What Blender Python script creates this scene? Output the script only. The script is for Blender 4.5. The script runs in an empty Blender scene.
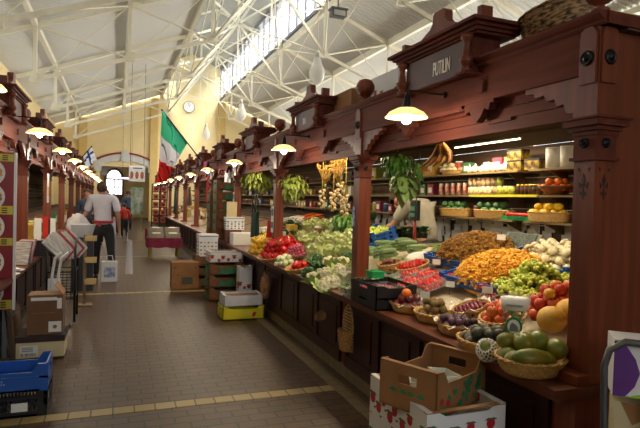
import bpy, bmesh, math, random
from mathutils import Vector, Matrix, noise
R = random.Random(7)
PI = math.pi
col = bpy.context.scene.collection
sc = bpy.context.scene

# ------------------------------------------------------------------ camera
F = 529.0
cy_ = Vector((-203, 19, -F)).normalized()
cx_ = Vector((1375, -27, -F)); cx_ = (cx_ - cy_ * cx_.dot(cy_)).normalized()
cz_ = cx_.cross(cy_)
RM = Matrix((cx_, cy_, cz_))            # camera -> world
CAM = Vector((0, 0, 1.55))
cd = bpy.data.cameras.new('camera'); cam = bpy.data.objects.new('camera', cd); col.objects.link(cam)
cd.sensor_width = 36; cd.lens = F / 640 * 36; cd.clip_start = .05; cd.clip_end = 200
cam.matrix_world = Matrix.Translation(CAM) @ RM.to_4x4()
sc.camera = cam

# ------------------------------------------------------------------ world, light, exposure
sc.view_settings.view_transform = 'Standard'; sc.view_settings.look = 'None'
sc.view_settings.gamma = 1; sc.view_settings.use_curve_mapping = False
sc.view_settings.exposure = 0.52
w = bpy.data.worlds.new('sky'); sc.world = w; w.use_nodes = True
w.node_tree.nodes['Background'].inputs[0].default_value = (.86, .93, 1, 1)
w.node_tree.nodes['Background'].inputs[1].default_value = 2.2
XC = 4.25; HL = 1.8; YE = 34.0; YS = -7.0
def area(name, loc, sx, sy, target, e, c=(1, .97, .92)):
    l = bpy.data.lights.new(name, 'AREA'); l.shape = 'RECTANGLE'; l.size = sx; l.size_y = sy; l.energy = e; l.color = c
    o = bpy.data.objects.new(name, l); col.objects.link(o); o.location = loc
    d = (Vector(target) - Vector(loc)).normalized()
    o.rotation_euler = d.to_track_quat('-Z', 'Y').to_euler(); return o
# daylight outside the two bands of lantern windows, and outside the window in the wall behind
for s, e in ((1, 3800), (-1, 3800)):
    o = area('lantern_daylight', (XC + s * (HL + 1.3), 21.5, 11.3), 25, 1.6, (XC, 21.5, 7.9), e)
    zz = Vector((s * .62, 0, 1.3)).normalized(); xx = Vector((0, 1, 0))
    o.rotation_euler = Matrix((xx, zz.cross(xx), zz)).transposed().to_euler()
for s, e in ((-1, 1500), (1, 2400)):  # added fill lights outside the invented side windows, lifting the dark roof underside
    o = area('added_side_fill', ((-3.4 if s < 0 else 2 * XC + 3.4) + s * .5, 18, 3.95), 23, 1.9, (XC, 18, 3.95), e)
    o.rotation_euler = Matrix((Vector((0, 1, 0)), Vector((0, 0, 1)), Vector((s, 0, 0)))).transposed().to_euler()
area('rear_window_daylight', (1.5, YS - .4, 3.6), 5, 3.2, (1.5, 10, 1.0), 110, (.82, .9, 1))

# ------------------------------------------------------------------ picking points in the place
def ray(px, py): return RM @ Vector((px - 320, 214 - py, -F))
def atz(px, py, z): d = ray(px, py); return CAM + d * ((z - CAM.z) / d.z)
def atx(px, py, x): d = ray(px, py); return CAM + d * (x / d.x)
def aty(px, py, y): d = ray(px, py); return CAM + d * (y / d.y)
DS = .28
def ds(x): return .80 + DS * (x - 2.05)       # display slope height
def D(px, py, up=0):
    d = ray(px, py); t = (ds(0) + up - CAM.z) / (d.z - DS * d.x); return CAM + d * t

# ------------------------------------------------------------------ materials
def lin(h):
    h = h.lstrip('#'); r = []
    for i in (0, 2, 4):
        c = int(h[i:i + 2], 16) / 255; r.append(c / 12.92 if c <= .04045 else ((c + .055) / 1.055) ** 2.4)
    return (*r, 1)
MC = {}
def mat(name, c1, c2=None, rough=.6, scale=8, stretch=(1, 1, 1), bump=0, metal=0, detail=4, kind='noise', spec=.5, coat=0, sss=0):
    if name in MC: return MC[name]
    m = bpy.data.materials.new(name); m.use_nodes = True; MC[name] = m
    nt = m.node_tree; b = nt.nodes['Principled BSDF']
    b.inputs['Roughness'].default_value = rough; b.inputs['Metallic'].default_value = metal
    b.inputs['Specular IOR Level'].default_value = spec; b.inputs['Coat Weight'].default_value = coat
    a = lin(c1); b.inputs['Base Color'].default_value = a
    if c2 or bump:
        tc = nt.nodes.new('ShaderNodeTexCoord'); mp = nt.nodes.new('ShaderNodeMapping')
        mp.inputs['Scale'].default_value = stretch; nt.links.new(tc.outputs['Object'], mp.inputs[0])
        if kind == 'noise':
            t = nt.nodes.new('ShaderNodeTexNoise'); t.inputs['Detail'].default_value = detail; fac = t.outputs['Fac']
        elif kind == 'voronoi':
            t = nt.nodes.new('ShaderNodeTexVoronoi'); fac = t.outputs['Distance']
        else:
            t = nt.nodes.new('ShaderNodeTexWave'); t.inputs['Distortion'].default_value = 3; fac = t.outputs['Fac']
        t.inputs['Scale'].default_value = scale; nt.links.new(mp.outputs[0], t.inputs['Vector'])
        if c2:
            cr = nt.nodes.new('ShaderNodeValToRGB'); cr.color_ramp.elements[0].color = a; cr.color_ramp.elements[1].color = lin(c2)
            cr.color_ramp.elements[0].position = .35; cr.color_ramp.elements[1].position = .65
            nt.links.new(fac, cr.inputs[0]); nt.links.new(cr.outputs[0], b.inputs['Base Color'])
        if bump:
            bp = nt.nodes.new('ShaderNodeBump'); bp.inputs['Strength'].default_value = bump; bp.inputs['Distance'].default_value = .01
            nt.links.new(fac, bp.inputs['Height']); nt.links.new(bp.outputs[0], b.inputs['Normal'])
    return m
def emis(name, c, s):
    m = bpy.data.materials.new(name); m.use_nodes = True; MC[name] = m
    b = m.node_tree.nodes['Principled BSDF']; b.inputs['Base Color'].default_value = lin(c)
    b.inputs['Emission Color'].default_value = lin(c); b.inputs['Emission Strength'].default_value = s; return m
def clear(name, c, alpha, rough=.15):
    m = bpy.data.materials.new(name); m.use_nodes = True; MC[name] = m; nt = m.node_tree
    b = nt.nodes['Principled BSDF']; b.inputs['Base Color'].default_value = lin(c); b.inputs['Roughness'].default_value = rough
    b.inputs['Alpha'].default_value = alpha; return m
WOOD = mat('mahogany', '#54281d', '#663326', .6, 5, (3, .25, 3), .05, spec=.12)
WOODV = mat('mahogany upright grain', '#602b18', '#783a22', .42, 5, (4, 4, .25), .08, spec=.4)
WOODD = mat('dark mahogany', '#2a110a', '#35160d', .45, 5, (4, 4, .3), .08, spec=.35)
WOODL = mat('ledge wood', '#4f2517', '#683520', .4, 5, (4, .4, 4), .05)
WOODIN = mat('stall lining boards', '#4a3526', '#5b4330', .7, 4, (3, .3, 3))
DISP = mat('worn pale display top', '#b3a68c', '#c4b79c', .5, 5)
SHELF = mat('shelf board', '#6f5a3c', '#85704a', .6, 4, (3, .3, 3))
PANELM = mat('sign panel', '#4b2a26', '#523029', .45, 6)
CREAM = mat('cream paint', '#ddd6bd', '#e6e0ca', .5, 3)
IRON = mat('black iron', '#1d1b1b', None, .4, metal=.6)
CHROME = mat('steel tube', '#9a9a9c', None, .28, metal=.9)
BULB = emis('lit bulb', '#fff1d8', 22)
SHADE = mat('cream glass shade', '#f6e8c6', None, .4)
_n = SHADE.node_tree; _t = _n.nodes.new('ShaderNodeBsdfTranslucent'); _t.inputs[0].default_value = lin('#fff0cf'); _m = _n.nodes.new('ShaderNodeMixShader'); _m.inputs[0].default_value = .55
_n.links.new(_n.nodes['Principled BSDF'].outputs[0], _m.inputs[1]); _n.links.new(_t.outputs[0], _m.inputs[2]); _n.links.new(_m.outputs[0], _n.nodes['Material Output'].inputs[0])
TUBE = emis('lit tube', '#ffe9b0', 9)
WALLY = mat('yellow plaster', '#e8d199', '#ecd9a6', .8, 1.5)
ROOF = mat('pale roof boards', '#b9bbb8', '#c3c4c0', .7, 1)
CARD = mat('brown cardboard', '#8a5f38', '#966a40', .8, 6)
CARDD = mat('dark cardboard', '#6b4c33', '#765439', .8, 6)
CARDW = mat('white printed card', '#d5d3d6', '#dddbdc', .6, 6)
CARDG = mat('green print', '#2f6b44', '#3a7a4e', .7, 20)
RED = mat('red print', '#b0202c', None, .5)
BLACKP = mat('black plastic', '#17171a', None, .4)
BLUEP = mat('blue plastic', '#1f55a8', None, .4)
YELP = mat('yellow plastic', '#cfc21c', None, .45)
WICK = mat('wicker', '#8a6234', '#b58a50', .65, 60, (1, 1, 1), .3)
WICKL = mat('pale wicker', '#b98d4e', '#d6ae6c', .6, 70, (1, 1, 1), .3)
WICKD = mat('dark wicker', '#54402f', '#86694a', .7, 60, (1, 1, 1), .3)
PAPER = mat('white paper', '#e4e2dc', None, .6)
LEAF = mat('leaf green', '#3f6a25', '#5f8c34', .5, 14)
LEAFL = mat('light leaf green', '#86a845', '#b4cb70', .5, 14)
LEAFD = mat('dark leaf green', '#24421c', '#35592a', .5, 14)
STEM = mat('green stem', '#6f8a3f', None, .6)
SKIN = mat('skin', '#b98465', '#c08c6d', .55, 10)
WHITEP = mat('white plastic', '#dcdcdc', None, .4)
GREY = mat('grey plastic', '#77797a', None, .4)
CLEAR = clear('clear plastic', '#f3f6f8', .09, .12)

# ------------------------------------------------------------------ mesh helpers
class MB:
    def __init__(s): s.v = []; s.f = []; s.mi = []; s.sm = []; s.m = 0; s.T = None
    def add(s, vs, fs, smooth=False):
        n = len(s.v)
        s.v += [tuple(s.T @ Vector(v)) if s.T else tuple(v) for v in vs]
        for f in fs: s.f.append([i + n for i in f]); s.mi.append(s.m); s.sm.append(smooth)
        return s
    def box(s, x0, x1, y0, y1, z0, z1):
        vs = [(x, y, z) for x in (x0, x1) for y in (y0, y1) for z in (z0, z1)]
        return s.add(vs, [(0, 1, 3, 2), (4, 6, 7, 5), (0, 4, 5, 1), (2, 3, 7, 6), (0, 2, 6, 4), (1, 5, 7, 3)])
    def cbox(s, c, d, rz=0):
        T0 = s.T; M = Matrix.Translation(c) @ Matrix.Rotation(rz, 4, 'Z'); s.T = (T0 @ M) if T0 else M
        s.box(-d[0] / 2, d[0] / 2, -d[1] / 2, d[1] / 2, -d[2] / 2, d[2] / 2); s.T = T0; return s
    def bar(s, a, b, w, h=None, up=(0, 0, 1)):
        a = Vector(a); b = Vector(b); h = h or w; d = (b - a).normalized(); u = Vector(up)
        if abs(d.dot(u)) > .95: u = Vector((1, 0, 0))
        x = d.cross(u).normalized(); y = x.cross(d).normalized()
        vs = [p + x * (w / 2 * i) + y * (h / 2 * j) for p in (a, b) for i, j in ((-1, -1), (1, -1), (1, 1), (-1, 1))]
        return s.add(vs, [(0, 1, 2, 3), (7, 6, 5, 4), (0, 4, 5, 1), (1, 5, 6, 2), (2, 6, 7, 3), (3, 7, 4, 0)])
    def tube(s, pts, r, n=8, closed=False, cap=True):
        pts = [Vector(p) for p in pts]; k = len(pts); rs = r if isinstance(r, (list, tuple)) else [r] * k
        vs = []; x = None
        for i, p in enumerate(pts):
            q0 = pts[i - 1] if (i or closed) else p; q1 = pts[(i + 1) % k] if (i < k - 1 or closed) else p
            d = (q1 - q0).normalized()
            if x is None:
                x = d.orthogonal().normalized()
            else:
                x = x - d * x.dot(d)
                x = x.normalized() if x.length > 1e-5 else d.orthogonal().normalized()
            y = d.cross(x)
            vs += [p + (x * math.cos(2 * PI * j / n) + y * math.sin(2 * PI * j / n)) * rs[i] for j in range(n)]
        fs = []
        for i in range(k if closed else k - 1):
            a = i * n; b = ((i + 1) % k) * n
            fs += [(a + j, a + (j + 1) % n, b + (j + 1) % n, b + j) for j in range(n)]
        if cap and not closed: fs += [tuple(range(n))[::-1], tuple(range((k - 1) * n, k * n))]
        return s.add(vs, fs, True)
    def lathe(s, prof, c=(0, 0, 0), n=16, M=None, smooth=True, sx=1, sy=1):
        vs = []; k = len(prof)
        for r, z in prof:
            for j in range(n):
                p = Vector((r * sx * math.cos(2 * PI * j / n), r * sy * math.sin(2 * PI * j / n), z))
                if M: p = M @ p
                vs.append(Vector(c) + p)
        fs = [(i * n + j, i * n + (j + 1) % n, (i + 1) * n + (j + 1) % n, (i + 1) * n + j) for i in range(k - 1) for j in range(n)]
        if prof[0][0] > 1e-4: fs.append(tuple(range(n))[::-1])
        if prof[-1][0] > 1e-4: fs.append(tuple(range((k - 1) * n, k * n)))
        return s.add(vs, fs, smooth)
    def ball(s, c, r, sc_=(1, 1, 1), n=12, k=8, nz=0, fr=3, seed=0, M=None):
        vs = []; c = Vector(c)
        for i in range(k + 1):
            th = PI * i / k
            for j in range(n):
                ph = 2 * PI * j / n
                d = Vector((math.sin(th) * math.cos(ph), math.sin(th) * math.sin(ph), math.cos(th)))
                q = r * (1 + (nz * noise.noise(d * fr + Vector((seed, seed * 2, 0))) if nz else 0))
                p = Vector((d.x * sc_[0], d.y * sc_[1], d.z * sc_[2])) * q
                if M: p = M @ p
                vs.append(c + p)
        fs = [(i * n + j, (i + 1) * n + j, (i + 1) * n + (j + 1) % n, i * n + (j + 1) % n) for i in range(k) for j in range(n)]
        return s.add(vs, fs, True)
    def prism(s, poly, o, u, v, t):
        """polygon (a,b) placed at o + a*u + b*v, extruded by vector t"""
        o = Vector(o); u = Vector(u); v = Vector(v); t = Vector(t); n = len(poly)
        vs = [o + u * a + v * b for a, b in poly] + [o + u * a + v * b + t for a, b in poly]
        return s.add(vs, [tuple(range(n)), tuple(range(n, 2 * n))[::-1]] + [(i, i + n, (i + 1) % n + n, (i + 1) % n) for i in range(n)])
    def leaf(s, p, d, n, L, W, bend=.25):
        p = Vector(p); d = Vector(d).normalized(); n = Vector(n); x = d.cross(n)
        x = x.normalized() if x.length > 1e-4 else d.orthogonal().normalized(); n = x.cross(d)
        q = lambda a, b, c: p + d * (a * L) + x * (b * W) + n * (c * L)
        vs = [q(0, 0, 0), q(.4, .5, .08), q(.45, 0, 0), q(.4, -.5, .08), q(.8, .34, .02 - bend * .5), q(.82, 0, -.06 - bend * .5), q(.8, -.34, .02 - bend * .5), q(1.05, 0, -bend)]
        return s.add(vs, [(0, 2, 1), (0, 3, 2), (1, 2, 5, 4), (2, 3, 6, 5), (4, 5, 7), (5, 6, 7)], True)
    def build(s, name, mats, parent=None, loc=None, rz=0, **kw):
        me = bpy.data.meshes.new(name); me.from_pydata(s.v, [], s.f)
        for m in (mats if isinstance(mats, (list, tuple)) else [mats]): me.materials.append(m)
        me.polygons.foreach_set('material_index', s.mi); me.polygons.foreach_set('use_smooth', s.sm)
        bm = bmesh.new(); bm.from_mesh(me); bmesh.ops.recalc_face_normals(bm, faces=bm.faces); bm.to_mesh(me); bm.free()
        o = bpy.data.objects.new(name, me); col.objects.link(o)
        if parent: o.parent = parent
        if loc is not None: o.location = loc
        o.rotation_euler.z = rz
        if kw: tag(o, **kw)
        return o
def tag(o, label=None, cat=None, group=None, kind=None):
    if label: o['label'] = label
    if cat: o['category'] = cat
    if group: o['group'] = group
    if kind: o['kind'] = kind
    return o
def empty(name, loc, label=None, cat=None, group=None, rz=0, parent=None):
    o = bpy.data.objects.new(name, None); col.objects.link(o); o.location = loc; o.rotation_euler.z = rz
    o.empty_display_size = .1
    if parent: o.parent = parent
    return tag(o, label, cat, group)
def copy_tree(o, parent=None):
    c = o.copy(); col.objects.link(c)
    if parent: c.parent = parent
    for ch in list(o.children): copy_tree(ch, c)
    return c
def dup(o, loc, label=None, group=None, rz=None, rx=None, ry=None, s=None):
    c = copy_tree(o); c.location = loc
    if rz is not None: c.rotation_euler.z = rz
    if rx is not None: c.rotation_euler.x = rx
    if ry is not None: c.rotation_euler.y = ry
    if s: c.scale = (s, s, s) if not isinstance(s, tuple) else s
    if label: c['label'] = label
    if group: c['group'] = group
    return c
class Kind:
    """first use moves the original, later uses copy it"""
    def __init__(me, make): me.o = None; me.make = make
    def put(me, loc, label, group=None, **k):
        if me.o is None:
            me.o = me.make(); o = me.o; o.location = loc
            for a, i in (('rx', 0), ('ry', 1), ('rz', 2)):
                if k.get(a) is not None: o.rotation_euler[i] = k[a]
            if k.get('s'): o.scale = (k['s'],) * 3 if not isinstance(k['s'], tuple) else k['s']
        else:
            o = dup(me.o, loc, **k)
            if 'group' in o and not group: del o['group']
        o['label'] = label
        if group: o['group'] = group
        return o
def text(name, body, size, m, parent, loc, rot, ext=.003, sx=1):
    cu = bpy.data.curves.new(name, 'FONT'); cu.body = body; cu.size = size; cu.extrude = ext; cu.align_x = 'CENTER'; cu.align_y = 'CENTER'
    t = bpy.data.objects.new(name, cu); col.objects.link(t)
    me = bpy.data.meshes.new_from_object(t.evaluated_get(bpy.context.evaluated_depsgraph_get()))
    bpy.data.objects.remove(t); me.materials.clear(); me.materials.append(m)
    o = bpy.data.objects.new(name, me); col.objects.link(o); o.parent = parent; o.location = loc; o.rotation_euler = rot; o.scale = (sx, 1, 1)
    return o
def struct(o): o['kind'] = 'structure'; return o

# ================================================================== THE HALL
def node_floor(name, bw, rh, c1, c2, mo, ms=.009, rough=.42, rot=0):
    m = bpy.data.materials.new(name); m.use_nodes = True; nt = m.node_tree; b = nt.nodes['Principled BSDF']
    tc = nt.nodes.new('ShaderNodeTexCoord'); mp = nt.nodes.new('ShaderNodeMapping'); mp.inputs['Rotation'].default_value[2] = rot
    br = nt.nodes.new('ShaderNodeTexBrick'); br.offset = .5
    br.inputs['Scale'].default_value = 1; br.inputs['Brick Width'].default_value = bw; br.inputs['Row Height'].default_value = rh
    br.inputs['Mortar Size'].default_value = ms; br.inputs['Mortar Smooth'].default_value = .2; br.inputs['Bias'].default_value = 0
    br.inputs['Color1'].default_value = lin(c1); br.inputs['Color2'].default_value = lin(c2); br.inputs['Mortar'].default_value = lin(mo)
    nz = nt.nodes.new('ShaderNodeTexNoise'); nz.inputs['Scale'].default_value = 1.3; nz.inputs['Detail'].default_value = 6
    mx = nt.nodes.new('ShaderNodeMix'); mx.data_type = 'RGBA'; mx.blend_type = 'MULTIPLY'; mx.inputs['Factor'].default_value = .35
    nt.links.new(tc.outputs['Object'], mp.inputs[0]); nt.links.new(mp.outputs[0], br.inputs['Vector']); nt.links.new(mp.outputs[0], nz.inputs['Vector'])
    nt.links.new(br.outputs['Color'], mx.inputs['A']); nt.links.new(nz.outputs['Fac'], mx.inputs['B']); nt.links.new(mx.outputs['Result'], b.inputs['Base Color'])
    bp = nt.nodes.new('ShaderNodeBump'); bp.inputs['Strength'].default_value = .5; bp.inputs['Distance'].default_value = .003; bp.invert = True
    nt.links.new(br.outputs['Fac'], bp.inputs['Height']); nt.links.new(bp.outputs[0], b.inputs['Normal'])
    b.inputs['Roughness'].default_value = rough; return m
FLOOR = node_floor('brown floor bricks', .2, .105, '#573a20', '#48301b', '#120d09')
STRIP = node_floor('cream strip tiles', .145, .3, '#a8925f', '#9c8754', '#4d4030', .006)
STRIPY = node_floor('cream border tiles', .145, .3, '#7a6a4c', '#726244', '#4d4030', .006, rot=PI / 2)
XW0, XW1 = -3.4, 2 * XC + 3.4
MB().box(XW0, XW1, YS, YE + 6, -.1, 0).build('floor', FLOOR, kind='structure')
k = 0
for y in (-.9, 4.02, 8.89, 14.2, 19.3, 24.4, 29.5):
    k += 1; MB().box(-.86, 1.7, y - .06, y + .06, 0, .003).build('trim_%d' % k, STRIP, kind='structure')
for x0, x1 in ((1.7, 1.82), (-.98, -.86)):
    k += 1; MB().box(x0, x1, YS, 32, 0, .003).build('trim_%d' % k, STRIPY, kind='structure')
ZL = 7.75; SL = .38
def rz_(x): return ZL - SL * (abs(x - XC) - HL)
zw = rz_(XW0)
# corrugated roof, sheets running down the slope
def roof_mat():
    m = bpy.data.materials.new('corrugated roof'); m.use_nodes = True; nt = m.node_tree; b = nt.nodes['Principled BSDF']
    b.inputs['Base Color'].default_value = lin('#dcdbd2'); b.inputs['Roughness'].default_value = .55; return m
RM_ = roof_mat()
def roof_side(s):
    mb = MB(); y = YS; vs = []; xs = (XC + s * HL, XC + s * (HL + 3.0), XC + s * (XW1 - XC))
    pr = [(0, 0), (.05, 0), (.075, .03), (.125, .03), (.15, 0)]; per = .15
    n = int((YE - YS) / per); 
    for i in range(n):
        for a, h in pr[:-1]:
            for x in xs: vs.append((x, YS + i * per + a, rz_(x) + h))
    q = len(vs) // 3
    fs = [(3 * i + j, 3 * i + j + 1, 3 * i + j + 4, 3 * i + j + 3) for i in range(q - 1) for j in (0, 1)]
    mb.add(vs, fs); n0 = len(vs)
    mb.box(min(xs), max(xs), YS, YE, 8.6, 8.6) if 0 else None
    o = mb.build('ceiling', RM_, kind='structure'); return o
for s in (-1, 1): roof_side(s)
# lantern roof
ZT = ZL + 1.95; ZR = ZT + .75
def lantern_mb():
    mb = MB()
    for s in (-1, 1):
        mb.prism([(s * (HL + .25), ZT - .1), (0, ZR), (0, ZR + .08), (s * (HL + .25), ZT)], (XC, 6, 0), (1, 0, 0), (0, 0, 1), (0, YE - 6, 0))
    return mb
lantern_mb().build('ceiling_lantern', mat('lantern boards', '#86867f', '#8e8e87', .8, 1), kind='structure')
k0 = 0
PANE = clear('window glass', '#eaf2ff', .08, .05)
for s in (-1, 1):
    k0 += 1
    wd = empty('window_%d' % k0, (XC + s * HL, 9, ZL)); struct(wd)
    mb = MB(); 
    for i in range(27):
        y = i * .96; mb.box(-.04, .04, y - .06, y + .06, .1, 1.88)
    mb.box(-.06, .06, 0, 25, .0, .12); mb.box(-.06, .06, 0, 25, 1.82, 1.95); mb.build('window_frame', mat('dull steel glazing bar', '#77767c', None, .6), wd)
    MB().box(-.004, .004, 0, 25, .1, 1.85).build('pane', PANE, wd)
    MB().box(XC + s * HL - .05, XC + s * HL + .05, YS, 9, ZL, ZT).build('wall_lantern', CREAM, kind='structure')
MB().box(XC - HL - .3, XC + HL + .3, 5.9, 6.05, ZL - .2, ZR).build('wall_lantern', CREAM, kind='structure')
MB().box(XC - HL - .3, XC + HL + .3, YS, 6.0, ZL + .1, ZL + .2).build('ceiling_flat', ROOF, kind='structure')
# side walls; their windows are unseen, added to brighten the roof
k0 = 3
for s, x0, nm in ((-1, XW0 - .2, 'wall_left'), (1, XW1, 'wall_right')):
    mb = MB(); mb.box(x0, x0 + .2, YS, YE, 0, 3.0); mb.box(x0, x0 + .2, YS, YE, 4.9, zw + .1)
    edges = [YS] + [q for i in range(2, 8) for q in (-2 + 4 * i, 1 + 4 * i)] + [YE]
    for a, b in zip(edges[::2], edges[1::2]): mb.box(x0, x0 + .2, a, b, 3.0, 4.9)
    mb.build(nm, WALLY, kind='structure')
    for i in range(2, 8):
        k0 += 1; wd = empty('window_%d' % k0, (x0 + .1, -2 + 4 * i, 3.0)); struct(wd)
        mb = MB(); mb.box(-.05, .05, 0, 3, 0, .06); mb.box(-.05, .05, 0, 3, 1.84, 1.9); mb.box(-.03, .03, 0, 3, .92, .97)
        for q in (.03, .75, 1.5, 2.25, 2.97): mb.box(-.03, .03, q - .03, q + .03, 0, 1.9)
        mb.build('window_frame', CREAM, wd); MB().box(-.004, .004, 0, 3, 0, 1.9).build('pane', PANE, wd)
# rear wall behind the camera with one large window opening
def gable(y0, y1, holes, name):
    mb = MB(); xs = sorted({XW0 - .2, XC - HL, XC, XC + HL, XW1 + .2} | {h[0] for h in holes} | {h[1] for h in holes})
    for a, b in zip(xs, xs[1:]):
        def top(x, side):
            return (ZT + .75 * (1 - abs(x - XC) / (HL + .2))) if XC - HL <= min(a, b) and max(a, b) <= XC + HL else rz_(x) + .1
        segs = [(0, None)]
        hs = [h for h in holes if h[0] <= a + 1e-6 and h[1] >= b - 1e-6]
        zb = 0
        for h in sorted(hs, key=lambda q: q[2]):
            if h[2] > zb: mb.box(a, b, y0, y1, zb, h[2])
            zb = h[3]
        mb.prism([(a, zb), (b, zb), (b, top(b, 1)), (a, top(a, 0))], (0, y0, 0), (1, 0, 0), (0, 0, 1), (0, y1 - y0, 0))
    return mb.build(name, WALLY, kind='structure')
gable(YS - .25, YS, [(-1, 4, 2.0, 5.2)], 'wall_rear')
wd = empty('window_3', (-1, YS - .12, 2.0)); struct(wd); mb = MB()
for i in range(6): mb.box(i - .04, i + .04, -.04, .04, 0, 3.2)
for z in (0.04, 1.1, 2.15, 3.16): mb.box(0, 5, -.03, .03, z - .04, z + .04)
mb.build('window_frame', CREAM, wd); MB().box(0, 5, -.004, .004, 0, 3.2).build('pane', PANE, wd)
# far wall with the archway over the aisle
AX, AW = .42, 1.4
gable(YE, YE + .35, [(AX - AW, AX + AW, 0, 3.25)], 'wall_far')
def arch_poly(w, z0, rise, n=14, th=0):
    return [(-w + 2 * w * i / n, z0 + rise * math.sin(PI * (i / n)) ** .8) for i in range(n + 1)]
def arch_band(name, w, z0, rise, th, y0, y1, m, hood=None):
    mb = MB(); a = arch_poly(w, z0, rise); b = arch_poly(w + .12, z0 + th, rise + .05)
    for i in range(len(a) - 1):
        mb.prism([a[i], a[i + 1], b[i + 1], b[i]], (AX, y0, 0), (1, 0, 0), (0, 0, 1), (0, y1 - y0, 0))
    if hood:
        mb.m = 1; c = arch_poly(w + .2, z0 + th + .09, rise + .07)
        for i in range(len(a) - 1):
            mb.prism([b[i], b[i + 1], c[i + 1], c[i]], (AX, y0 - .04, 0), (1, 0, 0), (0, 0, 1), (0, y1 - y0, 0))
        mb.m = 0
    mb.box(AX - .22, AX + .22, y0 - .08, y1, z0 + rise - .08, z0 + rise + th + .22)
    for s in (-1, 1): mb.box(AX + s * (w + .1) - .18, AX + s * (w + .1) + .18, y0 - .03, y1, z0 - .3, z0 + .25)
    return mb.build(name, [m, RED] if hood else m, kind='structure')
ARW = mat('pale arch stone', '#c9c9c6', '#d4d4d0', .7, 3)
BRR = mat('brick red trim', '#8d3a2c', None, .7)
o = arch_band('trim_10', AW, 3.25, .38, .34, YE - .1, YE + .2, ARW, True); o.data.materials[1] = BRR
MB().prism(arch_poly(AW, 3.25, .4) , (AX, YE + .35, 0), (1, 0, 0), (0, 0, 1), (0, .01, 0)).build('wall_arch_infill', WALLY, kind='structure') if 0 else None
arch_band('trim_50', 1.1, 3.1, .3, .32, YE + 2.4, YE + 2.6, ARW, True).data.materials[1] = BRR
# vestibule behind the arch
MB().box(AX - 2.2, AX - 2.0, YE + .35, YE + 5, 0, 3.9).build('wall_vestibule_left', WALLY, kind='structure')
MB().box(AX + 2.0, AX + 2.2, YE + .35, YE + 5, 0, 3.9).build('wall_vestibule_right', WALLY, kind='structure')
MB().box(AX - 2.2, AX + 2.2, YE + .35, YE + 5, 3.9, 4.0).build('ceiling_vestibule', ROOF, kind='structure')
VW = mat('vestibule wood', '#6d5433', '#7d6140', .6, 4)
MB().box(AX - 2.2, AX + 2.2, YE + 4.8, YE + 5, 0, 3.9).build('wall_vestibule_end', WALLY, kind='structure')
dr = empty('door_1', (-.2, YE + 4.7, 0)); struct(dr)
MB().box(-.8, .8, 0, .08, 0, 2.6).prism([(-.8, 2.6)] + [(-.8 * math.cos(PI * i / 16), 2.6 + .8 * math.sin(PI * i / 16)) for i in range(17)], (0, 0, 0), (1, 0, 0), (0, 0, 1), (0, .08, 0)).build('door_leaf', VW, dr)
LIT = emis('daylit door glass', '#f4f4ff', 2.4)
mb = MB()
mb.prism([(-.58 * math.cos(PI * i / 14), 2.68 + .55 * math.sin(PI * i / 14)) for i in range(15)], (0, -.02, 0), (1, 0, 0), (0, 0, 1), (0, .01, 0))
for x in (-.62, -.3, .06, .38):
    for z in (1.6, 2.12): mb.box(x, x + .26, -.02, -.01, z, z + .46)
mb.build('pane', LIT, dr)
dr.scale = (.78, 1, 1)
# pilasters on the far wall
PIL = mat('deeper yellow plaster', '#d3b36d', '#dcbf7b', .8, 1.5)
for i, x in enumerate((2.05, XC + HL + .1, -1.9, 9.2)):
    MB().box(x - .22, x + .22, YE - .18, YE + .02, 0, rz_(x) - .1).build('trim_%d' % (11 + i), PIL, kind='structure')

# ------------------------------------------------------------------ roof trusses
def truss_mb():
    mb = MB(); P_ = lambda d, z, s: (XC + s * d, 0, z)
    for s in (-1, 1):
        lo = lambda d: 6.12 - .36 * (d - 1.75)
        up = lambda d: rz_(XC + d) - .16
        W = lambda a, b, w=.11, h=.12: mb.bar(P_(a[0], a[1], s), P_(b[0], b[1], s), w * .75, h * .75, (0, 1, 0))
        W((1.75, 6.12), (6.4, lo(6.4)), .13, .1); W((7.6, up(7.6)), (1.75, up(1.75)), .16, .1)
        for d in (6.3, 4.0, 1.75): W((d, lo(d)), (d, up(d)), .12, .14)
        W((6.3, up(6.3)), (4.0, lo(4.0)), .06, .06); W((4.0, up(4.0)), (1.75, 6.12), .06, .06)
        W((6.3, lo(6.3)), (4.0, up(4.0)), .035, .035); W((4.0, lo(4.0)), (1.75, up(1.75)), .035, .035)
        W((1.75, 6.12), (0, 8.3), .1, .09); W((1.75, up(1.75)), (1.75, ZT), .1); W((1.75, up(1.75)), (0, 8.3), .09)
        W((0, 8.3), (1.75, ZT - .1), .09); W((1.75, ZT), (0, ZR - .05), .1); W((1.75, up(1.75)), (0, 7.0), .05, .05)
        # gusset plates
        for d, z in ((6.3, lo(6.3)), (4.0, lo(4.0)), (1.75, 6.12), (6.3, up(6.3)), (4.0, up(4.0)), (1.75, up(1.75))):
            mb.prism([(-.16, -.08), (.16, -.08), (.08, .16), (-.08, .16)], P_(d, z - .0, s), (1, 0, 0), (0, 0, 1), (0, .07, 0))
        # rivets
        for i in range(22):
            d = 1.9 + i * .2; mb.box(XC + s * d - .012, XC + s * d + .012, -.075, -.06, lo(d) - .012, lo(d) + .012)
    mb.bar((XC, 0, 8.3), (XC, 0, ZR), .09); mb.bar((XC, 0, 7.0), (XC, 0, 8.3), .05)
    mb.bar((XC - 1.75, 0, 6.12), (XC + 1.75, 0, 8.0 - 1.88), .02, .02)
    return mb
TYS = [5.8, 10.7, 15.6, 20.4, 25.3, 30.2]
tr0 = None
for i, y in enumerate(TYS):
    if tr0 is None: tr0 = truss_mb().build('trim_20', CREAM, loc=(0, y, 0)); o = tr0
    else: o = tr0.copy(); col.objects.link(o); o.location = (0, y, 0); o.name = 'trim_%d' % (20 + i)
    struct(o)
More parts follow.
